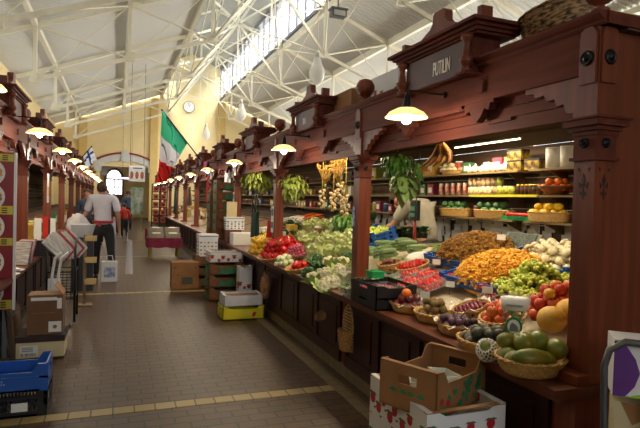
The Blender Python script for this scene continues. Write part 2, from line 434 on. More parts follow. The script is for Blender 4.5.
for i, (d, z, h) in enumerate(((6.3, rz_(XC + 6.3) - .12, .14), (4.0, rz_(XC + 4.0) - .12, .22), (1.85, ZL - .12, .2)  )):
    for s in (-1, 1):
        MB().box(XC + s * d - .06, XC + s * d + .06, YS, YE, z - h / 2, z + h / 2).build('trim_%d' % (30 + i * 2 + (s > 0)), CREAM, kind='structure')
mb = MB()   # sway rods between trusses on the lower nodes
for a, b in zip(TYS, TYS[1:]):
    for s in (-1, 1):
        mb.tube([(XC + s * 1.75, a, 6.15), (XC + s * 0, b, 8.3)], .025, 6); mb.tube([(XC, a, 8.3), (XC + s * 1.75, b, 6.15)], .025, 6)
        mb.tube([(XC + s * 6.3, a, 4.6), (XC + s * 4.0, b, 6.75)], .014, 5); mb.tube([(XC + s * 1.75, a, ZL), (XC + s * 1.75, b, 6.2)], .02, 5)
    mb.tube([(XC, a, 8.3), (XC, b, 8.3)], .035, 6)
mb.build('trim_41', CREAM, kind='structure')

#@@STALLS
# ================================================================== MARKET STALLS
def scallop(n, L, H):
    pts = [(0, 0), (0, H)]; x = 0
    for i in range(n):
        t = (i + 1) / n; z = H * (1 - t) ** 1.15; x2 = L * t
        pts += [(x + (x2 - x) * .35, pts[-1][1] - .001), (x2, z + (pts[-1][1] - z) * .35), (x2, z)]
        x = x2
    return pts
def make_post(parent, tall=True):
    m = MB(); h = .058
    m.box(-.075, .13, -.075, .075, 0, .8); m.box(-.0, .116, -h, h, .8, 1.78)
    m.box(.004, .112, -.054, .054, 1.95, 2.37)
    # arched heads on the two aisle faces
    for s in (0, 1):
        pts = [(-.046, 2.12), (.046, 2.12)] + [(.046 * math.cos(PI * i / 8), 2.33 + .05 * math.sin(PI * i / 8)) for i in range(9)]
        if s == 0: m.prism(pts, (.004, 0, 0), (0, 1, 0), (0, 0, 1), (-.012, 0, 0))
        else: m.prism(pts, (.058, -.054, 0), (1, 0, 0), (0, 0, 1), (0, -.012, 0))
    p = m.build('post', WOODV, parent)
    m = MB()
    for z0, z1, e in ((1.77, 1.785, .016), (1.785, 1.885, .004), (1.885, 1.905, .01), (1.905, 1.925, .022), (1.925, 1.955, .04), (1.955, 1.965, .05)):
        m.box(-e, .116 + e, -h - e, h + e, z0, z1)
    m.build('capital', WOOD, p)
    for z in (2.235, 1.85):
        r = .035 if z > 2 else .024
        pr = [(r, 0), (r, .008), (r * .8, .014), (r * .7, .008), (r * .45, .008), (r * .35, .018), (0, .02)]
        q = .008 if z > 2 else .004
        MB().lathe(pr, (-q, 0, z), 14, Matrix.Rotation(-PI / 2, 4, 'Y')).build('rosette', IRON, p); MB().lathe(pr, (.058, -h - q + .004, z), 14, Matrix.Rotation(PI / 2, 4, 'X')).build('rosette', IRON, p)
    MB().lathe([(.05, 2.40), (.055, 2.415), (.03, 2.425), (.025, 2.44), (.042, 2.455), (.042, 2.465), (.02, 2.475), (.02, 2.485), (.05, 2.5), (.075, 2.535), (.082, 2.56), (.084, 2.566), (.078, 2.57), (.084, 2.574), (.08, 2.6), (.06, 2.635), (.025, 2.65), (0, 2.652)], (.058, 0, 0), 16).build('ball_finial', WOODV, p)
    return p
def make_stall(L, sign, name='market_stall'):
    t = empty(name, (0, 0, 0)); c = L / 2
    make_post(t)
    a, b = .058, L - .058
    m = MB(); m.box(.005, .075, a, b, 2.17, 2.37)
    drop = [(-.15, 2.175), (-.15, 2.15), (-.12, 2.15), (-.11, 2.11), (-.07, 2.125), (-.04, 2.08), (0, 2.05), (.04, 2.08), (.07, 2.125), (.11, 2.11), (.12, 2.15), (.15, 2.15), (.15, 2.175)]
    for dy in (-.42, .42): m.prism(drop, (.01, c + dy, 0), (0, 1, 0), (0, 0, 1), (.05, 0, 0))
    m.box(.01, .06, c - .3, c + .3, 2.14, 2.175)
    for dy in (-.48, .48): m.cbox((.0, c + dy, 2.25), (.03, .04, .07))
    m.build('frieze', WOOD, t)
    pr = [(.1, 2.37), (0, 2.37), (-.012, 2.38), (-.012, 2.39), (-.03, 2.4), (-.045, 2.412), (-.045, 2.425), (.1, 2.425)]
    MB().prism(pr, (0, -.09, 0), (1, 0, 0), (0, 0, 1), (0, L, 0)).build('cornice', WOOD, t)
    for s, y0 in ((1, a), (-1, b)):
        MB().prism([(p[0], 1.96 + .21 - p[1]) if 0 else (p[0], 2.175 - p[1]) for p in [(0, 0), (.36, 0), (.36, .03), (.3, .035), (.29, .06), (.23, .055), (.21, .09), (.16, .085), (.14, .125), (.1, .12), (.08, .165), (.04, .17), (.03, .215), (0, .215)]],
                   (.02, y0, 0), (0, s, 0), (0, 0, 1), (.045, 0, 0)).build('bracket', WOODV, t)
    m = MB()
    for i in range(3): m.box(.09, .115, a, b, 2.0 + i * .062, 2.058 + i * .062)
    m.box(.08, .13, a, b, 1.985, 2.0)
    for dy in (-.55, .55): m.cbox((.085, c + dy, 2.05), (.03, .2, .02))
    m.build('header_board', WOOD, t)
    # pediment
    m = MB(); m.box(-.045, .16, c - .43, c + .33, 2.34, 2.57)
    for z0, z1, e in ((2.57, 2.585, .06), (2.585, 2.605, .08), (2.605, 2.625, .1), (2.625, 2.645, .13)):
        m.box(-e, .16 + e, c - .43 - e, c + .35 + e, z0 - .01, z1 - .01)
    m.box(-.115, .1, c - .47, c - .37, 2.325, 2.34); m.box(-.115, .1, c + .29, c + .39, 2.325, 2.34)
    pd = m.build('pediment', WOOD, t)
    MB().box(-.052, -.045, c - .4, c + .3, 2.35, 2.55).build('sign_panel', PANELM, pd)
    cr = [(-.5, 0), (-.5, .05), (-.46, .05), (-.45, .01), (-.4, .01), (-.3, .04), (-.2, .075), (-.12, .1), (-.085, .13), (-.08, .18), (-.06, .2), (.06, .2), (.08, .18), (.085, .13), (.12, .1), (.2, .075), (.3, .04), (.4, .01), (.45, .01), (.46, .05), (.5, .05), (.5, 0)]
    MB().prism([(a_ * .86, b_) for a_, b_ in cr], (-.03, c - .04, 2.635), (0, 1, 0), (0, 0, 1), (.06, 0, 0)).box(-.04, .04, c - .5, c - .46, 2.635, 2.72).box(-.04, .04, c + .38, c + .42, 2.635, 2.72).build('crest', WOODV, pd)
    for s in (-1, 1):
        MB().lathe([(.035, 2.34), (.035, 2.36), (.02, 2.37), (.026, 2.38), (.042, 2.4), (.042, 2.42), (.026, 2.44), (.02, 2.5), (.026, 2.53), (.037, 2.54), (.037, 2.565)], (-.075, c - .04 + s * .38, 0), 12).build('colonnette', WOODV, pd)
    if sign:
        text('sign_lettering', sign[0], sign[1], mat('white enamel letters', '#ffffff', None, .5), pd, (-.056, c + sign[2], 2.435), (PI / 2, 0, -PI / 2), .002, .42)
    # counter
    m = MB(); m.box(-.1 + .02, .1, a, b, .1, .72)
    n = 4; wv = (b - a) / n
    for i in range(n):
        y0 = a + i * wv + .05; y1 = a + (i + 1) * wv - .05
        for x, q in ((-.1, 0), ):
            m.box(-.1, -.07, y0 - .05, y0, .1, .72); m.box(-.1, -.07, y1, y1 + .05, .1, .72)
            m.box(-.1, -.07, y0, y1, .1, .2); m.box(-.1, -.07, y0, y1, .64, .72); m.box(-.092, -.07, y0 + .05, y1 - .05, .25, .59)
    m.build('counter_front', WOODD, t)
    MB().box(-.1, .1, -.09, L - .09, .0, .1).build('plinth', STRIPY, t)
    MB().box(-.21, .12, -.09, L - .09, .72, .755).box(-.18, .1, -.09, L - .09, .695, .72).build('ledge', WOODL, t)
    MB().prism([(.1, .74), (1.35, 1.08), (1.35, 1.04), (.1, .70)], (0, a, 0), (1, 0, 0), (0, 0, 1), (0, b - a, 0)).box(1.3, 1.35, a, b, 0, 1.06).build('display_board', DISP, t)
    # back
    m = MB()
    for i in range(14): m.box(2.16, 2.18, -.09, L - .09, .0 + i * .17, .165 + i * .17)
    m.build('back_wall', WOODIN, t)
    for z, x0 in ((1.41, 1.82), (1.67, 1.86), (1.93, 1.86)):
        s_ = MB().box(x0, 2.16, .08, L - .08, z - .02, z)
        for y in (.3, L - .3): s_.prism([(2.16, z - .02), (2.16, z - .14), (x0 + .06, z - .02)], (0, y, 0), (1, 0, 0), (0, 0, 1), (0, .02, 0))
        s_.build('shelf', SHELF, t)
    MB().box(.13, 2.16, -.09, L - .09, 2.36, 2.38).build('roof_board', WOODIN, t)
    return t
XR = 2.0; XL = -1.09
YR = [1.84, 4.31, 6.95, 9.59, 12.23, 14.87, 17.51, 20.15, 22.79, 25.43, 28.07]
first = make_stall(YR[1] - YR[0], ('PUTILIN', .13, -.13)); first.location = (XR, YR[0], 0)
tag(first, 'dark mahogany fruit stall nearest, with PUTILIN in white on its gable sign', 'market stall', 'carved stalls along the right of the aisle')
# side of the corner stall
pp = [c_ for c_ in first.children if c_.name.startswith('post')][0]; INL = mat('dark carved inlay', '#241009', None, .6)
for k_ in (0, 1):
    m = MB(); O = ((0 - .001, 0, 1.66), (.058, -.059, 1.66))[k_]; U = ((0, 1, 0), (1, 0, 0))[k_]; T = ((-.0015, 0, 0), (0, -.0015, 0))[k_]
    for pl in ([(0, .05), (.01, .02), (0, -.01), (-.01, .02)], [(0, -.01), (.006, -.04), (0, -.07), (-.006, -.04)], [(.008, -.005), (.026, .012), (.022, -.018)], [(-.008, -.005), (-.026, .012), (-.022, -.018)], [(.006, -.04), (.02, -.03), (.014, -.05)], [(-.006, -.04), (-.02, -.03), (-.014, -.05)], [(.02, .07), (.035, .08), (.03, .06)], [(-.02, .07), (-.035, .08), (-.03, .06)]): m.prism(pl, O, U, (0, 0, 1), T)
    m.build('carved_inlay', INL, pp)
m = MB(); m.box(.116, 2.18, -.02, .02, 0, 2.37); m.box(.116, 2.18, -.045, .02, 2.17, 2.37); m.box(.116, .37, -.045, -.02, 0, 2.17)
for x in (.95, 1.6, 2.08): m.box(x - .07, x + .07, -.045, -.02, 0, 2.17)
for z in (0.05, 1.12, 2.11):
    for x0, x1 in ((.37, .88), (1.02, 1.53), (1.67, 2.01)): m.box(x0, x1, -.045, -.02, z - .06, z + .06)
for x0, x1 in ((.37, .88), (1.02, 1.53)):
    for z0, z1 in ((.16, 1.02), (1.22, 2.02)): m.box(x0 + .03, x1 - .03, -.034, -.02, z0 + .03, z1 - .03)
m.build('side_wall', WOODV, first)
MB().prism([(-.1, 2.37), (2.1, 2.37), (2.1, 2.425), (-.1, 2.425)], (0.1, -.1, 0), (1, 0, 0), (0, 0, 1), (0, .1, 0)).build('cornice', WOOD, first)
second = make_stall(2.64, ('TOLA', .1, .0)); second.location = (XR, YR[1], 0)
tag(second, 'carved mahogany stall second along the right, heaped with cauliflower and lettuce', 'market stall', 'carved stalls along the right of the aisle')
third = make_stall(2.64, None); third.location = (XR, YR[2], 0)
for ch in third.children:
    if ch.name.startswith('display_board'): ch.data.materials[0] = mat('worn brown counter', '#6e5238', '#7d6044', .6, 5)
tag(third, 'carved mahogany stall third along the right, with a hanging fern and green crates beyond', 'market stall', 'carved stalls along the right of the aisle')
ordn = ['fourth', 'fifth', 'sixth', 'seventh', 'eighth', 'ninth', 'tenth', 'eleventh', 'twelfth']
for i, y in enumerate(YR[3:]):
    c = dup(third, (XR, y, 0), 'carved mahogany stall on the right of the aisle, %s from the front' % ordn[i])
YL = [2.65 + 2.6 * i for i in range(11)]
for i, y in enumerate(YL[:-1]):
    n = ['nearest, cut by the frame edge', 'with the food poster board beside it', 'behind the cardboard boxes', 'beside the newspaper rack', 'beside the man in white shirt', 'just past the man in white shirt'][i] if i < 6 else '%s from the front' % ordn[i - 3]
    c = dup(third, (XL, y + 2.6, 0), 'carved mahogany stall on the left of the aisle, ' + n, 'carved stalls along the left of the aisle', rz=PI, s=(1, 2.6 / 2.64, 1))
# ------------------------------------------------------------------ aisle lamps
def make_lamp():
    t = empty('aisle_lamp', (0, 0, 0), None, 'lamp')
    MB().tube([(.27, 0, .17), (.2, 0, .17), (0, 0, .17), (-.012, 0, .165), (-.015, 0, .14)], .007, 6).lathe([(.022, 0), (.022, .012), (0, .014)], (.27, 0, .17), 10, Matrix.Rotation(-PI / 2, 4, 'Y')).build('arm', IRON, t)
    MB().lathe([(0, .15), (.012, .145), (.02, .13), (.024, .09), (.026, .06), (.0, .055)], (-.015, 0, 0), 10).build('socket', IRON, t)
    MB().lathe([(.02, .062), (.06, .055), (.11, .03), (.137, .0), (.139, -.004), (.134, -.003), (.108, .024), (.058, .048), (.02, .056)], (-.015, 0, 0), 24).build('shade', SHADE, t)
    MB().ball((-.015, 0, -.005), .036, (1, 1, 1.15), 12, 8).build('bulb', BULB, t)
    l = bpy.data.lights.new('bulb_light', 'POINT'); l.energy = 8; l.color = (1, .87, .68); l.shadow_soft_size = .04
    o = bpy.data.objects.new('bulb_light', l); col.objects.link(o); o.parent = t; o.location = (-.015, 0, -.075)
    return t
K = Kind(make_lamp)
for i in range(10):
    y = (YR[i] + YR[i + 1]) / 2 - (.1 if i == 0 else 0)
    K.put((XR - .27, y, 2.1), ['lit enamel lamp on an iron arm under the PUTILIN sign'][0] if i == 0 else 'lit enamel lamp on an iron arm, %s on the right side from the front' % (['second', 'third'] + ordn)[i - 1], 'aisle lamps on the right')
for i in range(1, 10):
    K.put((XL + .27, YL[i] + 1.3 - (.0), 2.2), 'lit enamel lamp on an iron arm, %s on the left side from the front' % (['first', 'second', 'third'] + ordn)[i - 1], 'aisle lamps on the left', rz=PI)
K.put((XL + .27, YL[0] + 1.25, 2.2), 'lit enamel lamp cut by the left edge of the photo', 'aisle lamps on the left', rz=PI)
# tube lamps inside the stalls
def make_tube():
    t = empty('tube_lamp', (0, 0, 0), None, 'lamp')
    MB().box(-.03, .03, -.62, .62, 0, .03).build('housing', GREY, t); MB().tube([(0, -.6, -.012), (0, .6, -.012)], .013, 8).build('tube', TUBE, t)
    l = bpy.data.lights.new('tube_light', 'AREA'); l.shape = 'RECTANGLE'; l.size = .06; l.size_y = 1.2; l.energy = 16; l.color = (1, .83, .56)
    o = bpy.data.objects.new('tube_light', l); col.objects.link(o); o.parent = t; o.location = (0, 0, -.03); return t
K = Kind(make_tube)
for i in range(10):
    L = YR[i + 1] - YR[i]
    K.put((XR + .42, YR[i] + L / 2, 2.33), 'warm strip lamp under the roof front of the %s stall on the right' % (['first', 'second', 'third'] + ordn)[i], 'strip lamps inside the stalls')
K.put((XR + 1.72, 4.75, 2.23), 'warm strip lamp over the top back shelf of the fruit stall', 'strip lamps inside the stalls', s=(.5, .9, .5))
for i in (1, 2, 3): K.put((XL - .42, YL[i] + 1.3, 2.33), 'warm strip lamp under the roof of the %s stall on the left' % ['', 'second', 'third', 'fourth'][i], 'strip lamps inside the stalls')
#@@GOODS
# ================================================================== PRODUCE AND GOODS
NTH = ['first', 'second', 'third', 'fourth', 'fifth', 'sixth', 'seventh', 'eighth', 'ninth', 'tenth']
def heap(rx, ry, r, layers=3, sq=False, jit=.12, maxn=999, dz=1.45, pack=1.96):
    """centres of balls of radius r heaped in an ellipse (or rectangle)"""
    out = []
    for l in range(layers):
        ax = rx - l * r * .95; ay = ry - l * r * .95
        if ax < r * .5 or ay < r * .5: break
        row = 0; y = -ay + r + (l % 2) * r * .5
        while y <= ay - r * .8:
            x = -ax + r + ((row + l) % 2) * r
            while x <= ax - r * .8:
                if sq or (x / ax) ** 2 + (y / ay) ** 2 <= 1 - .35 * r / min(ax, ay):
                    out.append((x + R.uniform(-1, 1) * jit * r, y + R.uniform(-1, 1) * jit * r, r + l * r * dz))
                x += r * pack
            y += r * pack * .88; row += 1
    return out[:maxn]
TILT = math.atan(DS)
def slope(c, lx, ly, lz):
    """local offsets on the sloped display top at surface point c"""
    return Vector(c) + Matrix.Rotation(-TILT, 3, 'Y') @ Vector((lx, ly, lz))
def onslope(x, y): return Vector((x, y, ds(x)))
rr = lambda: R.uniform(0, 6.28)
# ---- makers of single fruits and vegetables
def ballfruit(name, cat, m, r, sc_=(1, 1, 1), nz=0, stem=None, dim=True, n=14, k=9):
    def f():
        if stem:
            t = empty(name, (0, 0, 0), None, cat)
            prof = [(0, -.82), (.25, -.93), (.55, -.85), (.85, -.5), (1, 0), (.93, .45), (.7, .8), (.4, .95), (.15, .9), (0, .76)] if dim else [(math.sin(PI * i / 10), -math.cos(PI * i / 10)) for i in range(11)]
            MB().lathe([(a * r * sc_[0], b * r * sc_[2]) for a, b in prof], (0, 0, 0), n).build('flesh', m, t)
            stem(t, r * sc_[2]); return t
        return MB().ball((0, 0, 0), r, sc_, n, k, nz, 2.5).build(name, m, cat=cat)
    return f
def stem_pin(t, r): MB().tube([(0, 0, r * .72), (.002, 0, r * 1.05), (.006, 0, r * 1.25)], .0022, 5).build('stem', MC['brown stem'], t)
def stem_star(t, r):
    m = MB()
    for i in range(5): m.leaf((0, 0, r * .86), (math.cos(i * 1.257), math.sin(i * 1.257), .15), (0, 0, 1), r * .6, r * .25, .1)
    m.tube([(0, 0, r * .8), (0, 0, r * 1.12)], .002, 5); m.build('calyx', LEAF, t)
mat('brown stem', '#4a3420')
APPLE = mat('red apple', '#b3262a', '#cf6a3a', .3, 6, (1, 1, .4)); APPLEY = mat('yellow apple', '#d8a93c', '#c9552e', .3, 6, (1, 1, .4))
TOM = mat('tomato red', '#c8201a', '#b3160f', .22, 4); PEPR = mat('red pepper', '#c01a17', None, .22); PEPY = mat('yellow pepper', '#e9b414', None, .22)
MANG = mat('green mango', '#56681c', '#8a7a22', .35, 9, detail=2); MELON = mat('melon skin', '#d9ab45', '#c9983a', .5, 22, bump=.2)
AVO = mat('avocado skin', '#2c3320', '#3f3a28', .5, 24, bump=.2); FIG = mat('fig skin', '#3c2233', '#57304a', .5, 10)
KIWI = mat('kiwi skin', '#6d5632', '#7e683e', .9, 40); PLUM = mat('plum skin', '#4a1620', '#7a1f22', .3, 6)
ORNG = mat('orange peel', '#e0731a', '#d8661a', .45, 60, bump=.1); LEMON = mat('lemon peel', '#e8c02a', '#dcb01f', .45, 50, bump=.1)
PEACH = mat('nectarine skin', '#c63a24', '#dd8838', .4, 4)
MUSHW = mat('pale mushroom', '#e0d5b4', '#d2c49d', .7, 12); CHANT = mat('chanterelle yellow', '#d68f17', '#eab540', .6, 30); CHANB = mat('funnel mushroom brown', '#7a4d18', '#b0802c', .65, 30)
GRG = mat('green grape', '#a3ad3a', '#bcc456', .25, 20); GRR = mat('red grape', '#6a2030', '#8d3440', .25, 20)
CAUL = mat('cauliflower curd', '#e2dcc0', '#cfc79f', .8, 60, bump=.5); BROC = mat('broccoli', '#33552d', '#4a7040', .8, 60, bump=.6)
CARR = mat('carrot', '#d8621d', '#c95516', .5, 18); CUKE = mat('courgette skin', '#3f6a33', '#a9bd8a', .4, 9, (.3, 1, 1)); BEAN = mat('green bean', '#6f9440', '#93b255', .5, 20)
BERR = mat('strawberry', '#d41f1a', '#bb1614', .35, 60, bump=.3); CHER = mat('cherry red', '#6e1016', '#8d1a1c', .25, 10)
BANA = mat('banana peel', '#8f5f1c', '#6b4216', .5, 8); BEET = mat('brown dates', '#6b2a18', '#833a20', .4, 14); WHITEV = mat('white radish', '#e6e2d4', None, .5); PINKV = mat('radish pink', '#a83a55', '#c46277', .5)
def grapes(m, n=60, r=.011, L=.16, W=.08):
    def f():
        t = empty('grape_bunch', (0, 0, 0), None, 'grapes'); mb = MB(); q = random.Random(3)
        for i in range(n):
            u = q.uniform(-1, 1); a = q.uniform(0, PI); k = (1 - .55 * abs(u + .1)); w = q.uniform(.55, 1)
            mb.ball((u * L / 2, W * k * w * math.cos(a), W * .62 * k * w * math.sin(a) + r), r * q.uniform(.9, 1.12), (1, 1, 1.1), 8, 6)
        mb.build('berries', m, t); MB().tube([(-L / 2, 0, .03), (-L * .2, .01, .06), (L * .2, 0, .05)], .0025, 5).build('stalk', STEM, t); return t
    return f
def cauli(rad=.085, m=None, seed=1):
    def f():
        t = empty('cauliflower' if m is None else 'broccoli', (0, 0, 0), None, 'cauliflower' if m is None else 'broccoli'); mb = MB(); q = random.Random(seed)
        mb.ball((0, 0, rad * .6), rad * .8, (1, 1, .8), 14, 8, .2, 3)
        for i in range(26):
            th = math.acos(q.uniform(-.1, 1)); ph = q.uniform(0, 6.28); d = Vector((math.sin(th) * math.cos(ph), math.sin(th) * math.sin(ph), math.cos(th)))
            mb.ball(Vector((0, 0, rad * .6)) + d * rad * .68, rad * q.uniform(.22, .34), (1, 1, 1), 8, 6, .25, 4, i)
        mb.build('curd', m or CAUL, t); l = MB()
        for i in range(9):
            a = i * .7 + q.uniform(-.2, .2); l.leaf((math.cos(a) * rad * .45, math.sin(a) * rad * .45, rad * .05), (math.cos(a), math.sin(a), .9), (math.cos(a), math.sin(a), -.4), rad * 1.25, rad * .8, -.25)
        l.build('leaves', LEAFL if m is None else LEAFD, t); return t
    return f
def lettuce(rad=.1, m=LEAFL, seed=2, name='lettuce'):
    def f():
        q = random.Random(seed); mb = MB(); mb.ball((0, 0, rad * .65), rad * .74, (1, 1, .95), 14, 10, .22, 3)
        for ring, (n, el, L) in enumerate(((8, .35, 1.0), (8, .8, .95), (6, 1.2, .85))):
            for i in range(n):
                a = i * 6.283 / n + ring * .4 + q.uniform(-.15, .15); d = Vector((math.cos(a) * math.cos(el), math.sin(a) * math.cos(el), math.sin(el)))
                mb.leaf(Vector((0, 0, rad * .25)) + d * rad * .25, d, (-d.x, -d.y, 1), rad * L, rad * .85, -.42)
        return mb.build(name, m, cat=name.replace('_', ' '))
    return f
def pepper(m):
    def f():
        t = empty('bell_pepper', (0, 0, 0), None, 'pepper'); mb = MB(); n = 16; vs = []; pr = [(.2, -1), (.75, -.92), (.95, -.4), (1, .2), (.95, .7), (.6, .95), (.15, .78)]
        for a, b in pr:
            for j in range(n):
                p = 2 * PI * j / n; q = a * .042 * (1 + .1 * math.cos(4 * p)); vs.append((q * math.cos(p), q * math.sin(p), b * .045))
        fs = [(i * n + j, i * n + (j + 1) % n, (i + 1) * n + (j + 1) % n, (i + 1) * n + j) for i in range(6) for j in range(n)] + [tuple(range(n))[::-1], tuple(range(6 * n, 7 * n))]
        mb.add(vs, fs, True).build('flesh', m, t); MB().tube([(0, 0, .034), (.003, 0, .05), (.01, 0, .06)], [.006, .005, .007], 6).build('stem', LEAF, t); return t
    return f
def carrot_like(name, cat, m, L, r, leaf=None, bend=.02, blunt=False):
    def f():
        t = empty(name, (0, 0, 0), None, cat); k = 8
        rs = [r * (.35 if i == 0 else 1 if blunt else 1 - .75 * (i / k)) for i in range(k + 1)]; rs[-1] = r * (.5 if blunt else .12)
        MB().tube([(L * (i / k - .5), bend * math.sin(PI * i / k), 0) for i in range(k + 1)], rs, 8).build('flesh', m, t)
        MB().tube([(-L / 2 - .012, 0, 0), (-L / 2 + .004, 0, 0)], r * .35, 6).build('stem', leaf or LEAF, t); return t
    return f
def mushroom():
    t = empty('mushroom', (0, 0, 0), None, 'mushroom')
    MB().lathe([(.0, .03), (.02, .027), (.032, .014), (.036, 0), (.03, -.006), (.012, -.002)], (0, 0, 0), 12).build('cap', MUSHW, t)
    MB().lathe([(.011, 0), (.01, -.02), (.013, -.032), (0, -.034)], (0, 0, 0), 8).build('stem', MUSHW, t); return t
def strawberry():
    t = empty('strawberry', (0, 0, 0), None, 'strawberry')
    MB().lathe([(0, -.02), (.006, -.017), (.012, -.006), (.0155, .006), (.013, .014), (.005, .017), (0, .0165)], (0, 0, 0), 9).build('flesh', BERR, t)
    m = MB()
    for i in range(5): m.leaf((0, 0, .016), (math.cos(i * 1.257), math.sin(i * 1.257), .2), (0, 0, 1), .009, .005, .2)
    m.build('calyx', LEAF, t); return t
# ---- containers
def basket(rx, ry, h, flare=1.25, m=WICKL, name='wicker_basket', tissue=False, cat='basket'):
    def f():
        t = empty(name, (0, 0, 0), None, cat); n = 44; rows = 9; vs = []
        for side in (0, 1):
            for i in range(rows + 1):
                k = 1 / flare + (1 - 1 / flare) * (i / rows) ** .7
                for j in range(n):
                    a = 2 * PI * j / n; w = (.0028 * math.cos(PI * (j + (i % 2))) + (0 if not side else -.007))
                    vs.append(((rx * k + w) * math.cos(a), (ry * k + w) * math.sin(a), h * i / rows + (.008 if side and i == 0 else 0)))
        m_ = (rows + 1) * n
        fs = [(s * m_ + i * n + j, s * m_ + i * n + (j + 1) % n, s * m_ + (i + 1) * n + (j + 1) % n, s * m_ + (i + 1) * n + j) for s in (0, 1) for i in range(rows) for j in range(n)]
        fs += [tuple(range(n)), tuple(range(m_, m_ + n))]
        MB().add(vs, fs, True).build('weave', m, t)
        r = MB()
        for ph in (0, PI):
            r.tube([((rx + .004 * math.cos(12 * 6.283 * j / 96 + ph)) * math.cos(6.283 * j / 96), (ry + .004 * math.cos(12 * 6.283 * j / 96 + ph)) * math.sin(6.283 * j / 96), h + .004 * math.sin(12 * 6.283 * j / 96 + ph)) for j in range(96)], .0055, 6, True)
        r.build('rim', m, t)
        if tissue:
            q = MB(); vs = []; nn = 24
            for i in range(3):
                for j in range(nn):
                    a = 2 * PI * j / nn; k = (.84, .99, 1.08 + .06 * math.sin(j * 2.3))[i]; vs.append((rx * k * math.cos(a), ry * k * math.sin(a), (h * .5, h * 1.05, h * 1.1 + .02 * math.sin(j * 1.7))[i]))
            q.add(vs, [(i * nn + j, i * nn + (j + 1) % nn, (i + 1) * nn + (j + 1) % nn, (i + 1) * nn + j) for i in (0, 1) for j in range(nn)], True).build('tissue_liner', PAPER, t)
        return t
    return f
def crate_mb(w, d, h, slots=True, wall=.012, corner=True):
    """plastic crate: base, ribbed slotted walls, rim, corner posts; w along x, d along y"""
    m = MB(); m.box(-w / 2, w / 2, -d / 2, d / 2, 0, .012)
    for s in (-1, 1):
        for ax in (0, 1):
            L = (w, d)[1 - ax]; o = s * ((w, d)[ax] / 2 - wall / 2)
            def bx(a, b, z0, z1, t=wall):
                if ax == 0: m.box(o - t / 2, o + t / 2, a, b, z0, z1)
                else: m.box(a, b, o - t / 2, o + t / 2, z0, z1)
            bx(-L / 2, L / 2, 0, h * .25); bx(-L / 2, L / 2, h * .45, h * .55)
            hh = h * .82 if corner else h
            bx(-L / 2, L / 2, hh - h * .12, hh, wall * 1.5)
            n = max(4, int(L / (.022 if slots else .08)))
            for i in range(n):
                y = -L / 2 + L * (i + .5) / n; bx(y - L / n * .25, y + L / n * .25, h * .2, hh - h * .05, wall * .7)
    for sx in (-1, 1):
        for sy in (-1, 1):
            x = sx * (w / 2 - .03); y = sy * (d / 2 - .03); m.box(x - .031, x + .031, y - .031 if sy > 0 else y - .031, y + .031, 0, h * .5)
            m.box(x + sx * .02 - .012, x + sx * .02 + .012, y - .032, y + .032, h * .4, h); m.box(x - .032, x + .032, y + sy * .02 - .012, y + sy * .02 + .012, h * .4, h)
    return m
def tray_mb(w, d, h, t=.006, hole=True, dip=.3, flap=True):
    """cardboard tray: base, four walls with raised corners, hand holes in the short walls"""
    m = MB(); m.box(-w / 2, w / 2, -d / 2, d / 2, 0, t)
    for s in (-1, 1):
        y0 = s * (d / 2 - t) if s > 0 else -d / 2
        pl = [(-w / 2, 0), (w / 2, 0), (w / 2, h), (w / 2 - .06, h), (w / 2 - .1, h * (1 - dip)), (-w / 2 + .1, h * (1 - dip)), (-w / 2 + .06, h), (-w / 2, h)]
        m.prism(pl, (0, y0, 0), (1, 0, 0), (0, 0, 1), (0, t, 0))
        x0 = s * w / 2 - (t if s > 0 else 0)
        if hole:
            a = d * .16; z0 = h * .58; z1 = h * .78
            m.box(x0, x0 + t, -d / 2, -a, 0, h); m.box(x0, x0 + t, a, d / 2, 0, h); m.box(x0, x0 + t, -a, a, 0, z0); m.box(x0, x0 + t, -a, a, z1, h)
        else: m.box(x0, x0 + t, -d / 2, d / 2, 0, h)
        if flap: m.box(s * w / 2 - (.03 if s > 0 else 0), s * w / 2 + (.03 if s < 0 else 0), -d / 2, d / 2, h - .003, h + .003)
    return m
def berries_print(m, w, h, o, u, v, nrm, n, seed=1, r=.026):
    """printed red fruits with leaves on a white box side (thin printed shapes in the same mesh, slots 1 and 2)"""
    q = random.Random(seed); o = Vector(o); u = Vector(u); v = Vector(v); nrm = Vector(nrm)
    nx = max(1, int(n)); 
    for i in range(nx):
        a = w * (i + .5 + q.uniform(-.2, .2)) / nx; b = h * (.32 if i % 2 else .68) + q.uniform(-.1, .1) * h; c = o + u * a + v * b; k = r * q.uniform(.8, 1.15)
        m.m = 1; m.prism([(k * math.cos(j * .5236), k * 1.1 * math.sin(j * .5236)) for j in range(12)], c, u, v, nrm * .0015)
        m.m = 2
        for s in (-1, 1): m.prism([(0, k), (s * k * .7, k * 1.15), (s * k * 1.5, k * .7), (s * k * .6, k * .6)], c + nrm * .0005, u, v, nrm * .0015)
        m.prism([(-k * 1.6, -k * 1.3), (-k * .4, -k * 1.5), (-k * .9, -k * 1.9)], c, u, v, nrm * .0015)
    m.m = 0
def white_fruit_box(w, d, h, n=5, seed=1, name='fruit_box'):
    def f():
        t = empty(name, (0, 0, 0), None, 'box')
        m = tray_mb(w, d, h, hole=False, dip=.12)
        berries_print(m, d, h * .75, (-w / 2, -d / 2, 0), (0, 1, 0), (0, 0, 1), (-1, 0, 0), n * 2 + 1, seed)
        berries_print(m, w, h * .75, (-w / 2, -d / 2, 0), (1, 0, 0), (0, 0, 1), (0, -1, 0), n * 2, seed + 5)
        m.build('tray_body', [CARDW, RED, CARDG], t)
        m2 = MB(); m2.box(-w / 2 - .002, w / 2 + .002, -d / 2 - .002, -d / 2 + .03, h - .004, h)
        m2.build('rim_flap', CARD, t); MB().box(-w / 2 - .002, w / 2 + .002, d / 2 - .03, d / 2 + .002, h - .004, h).build('rim_flap', CARD, t)
        return t
    return f
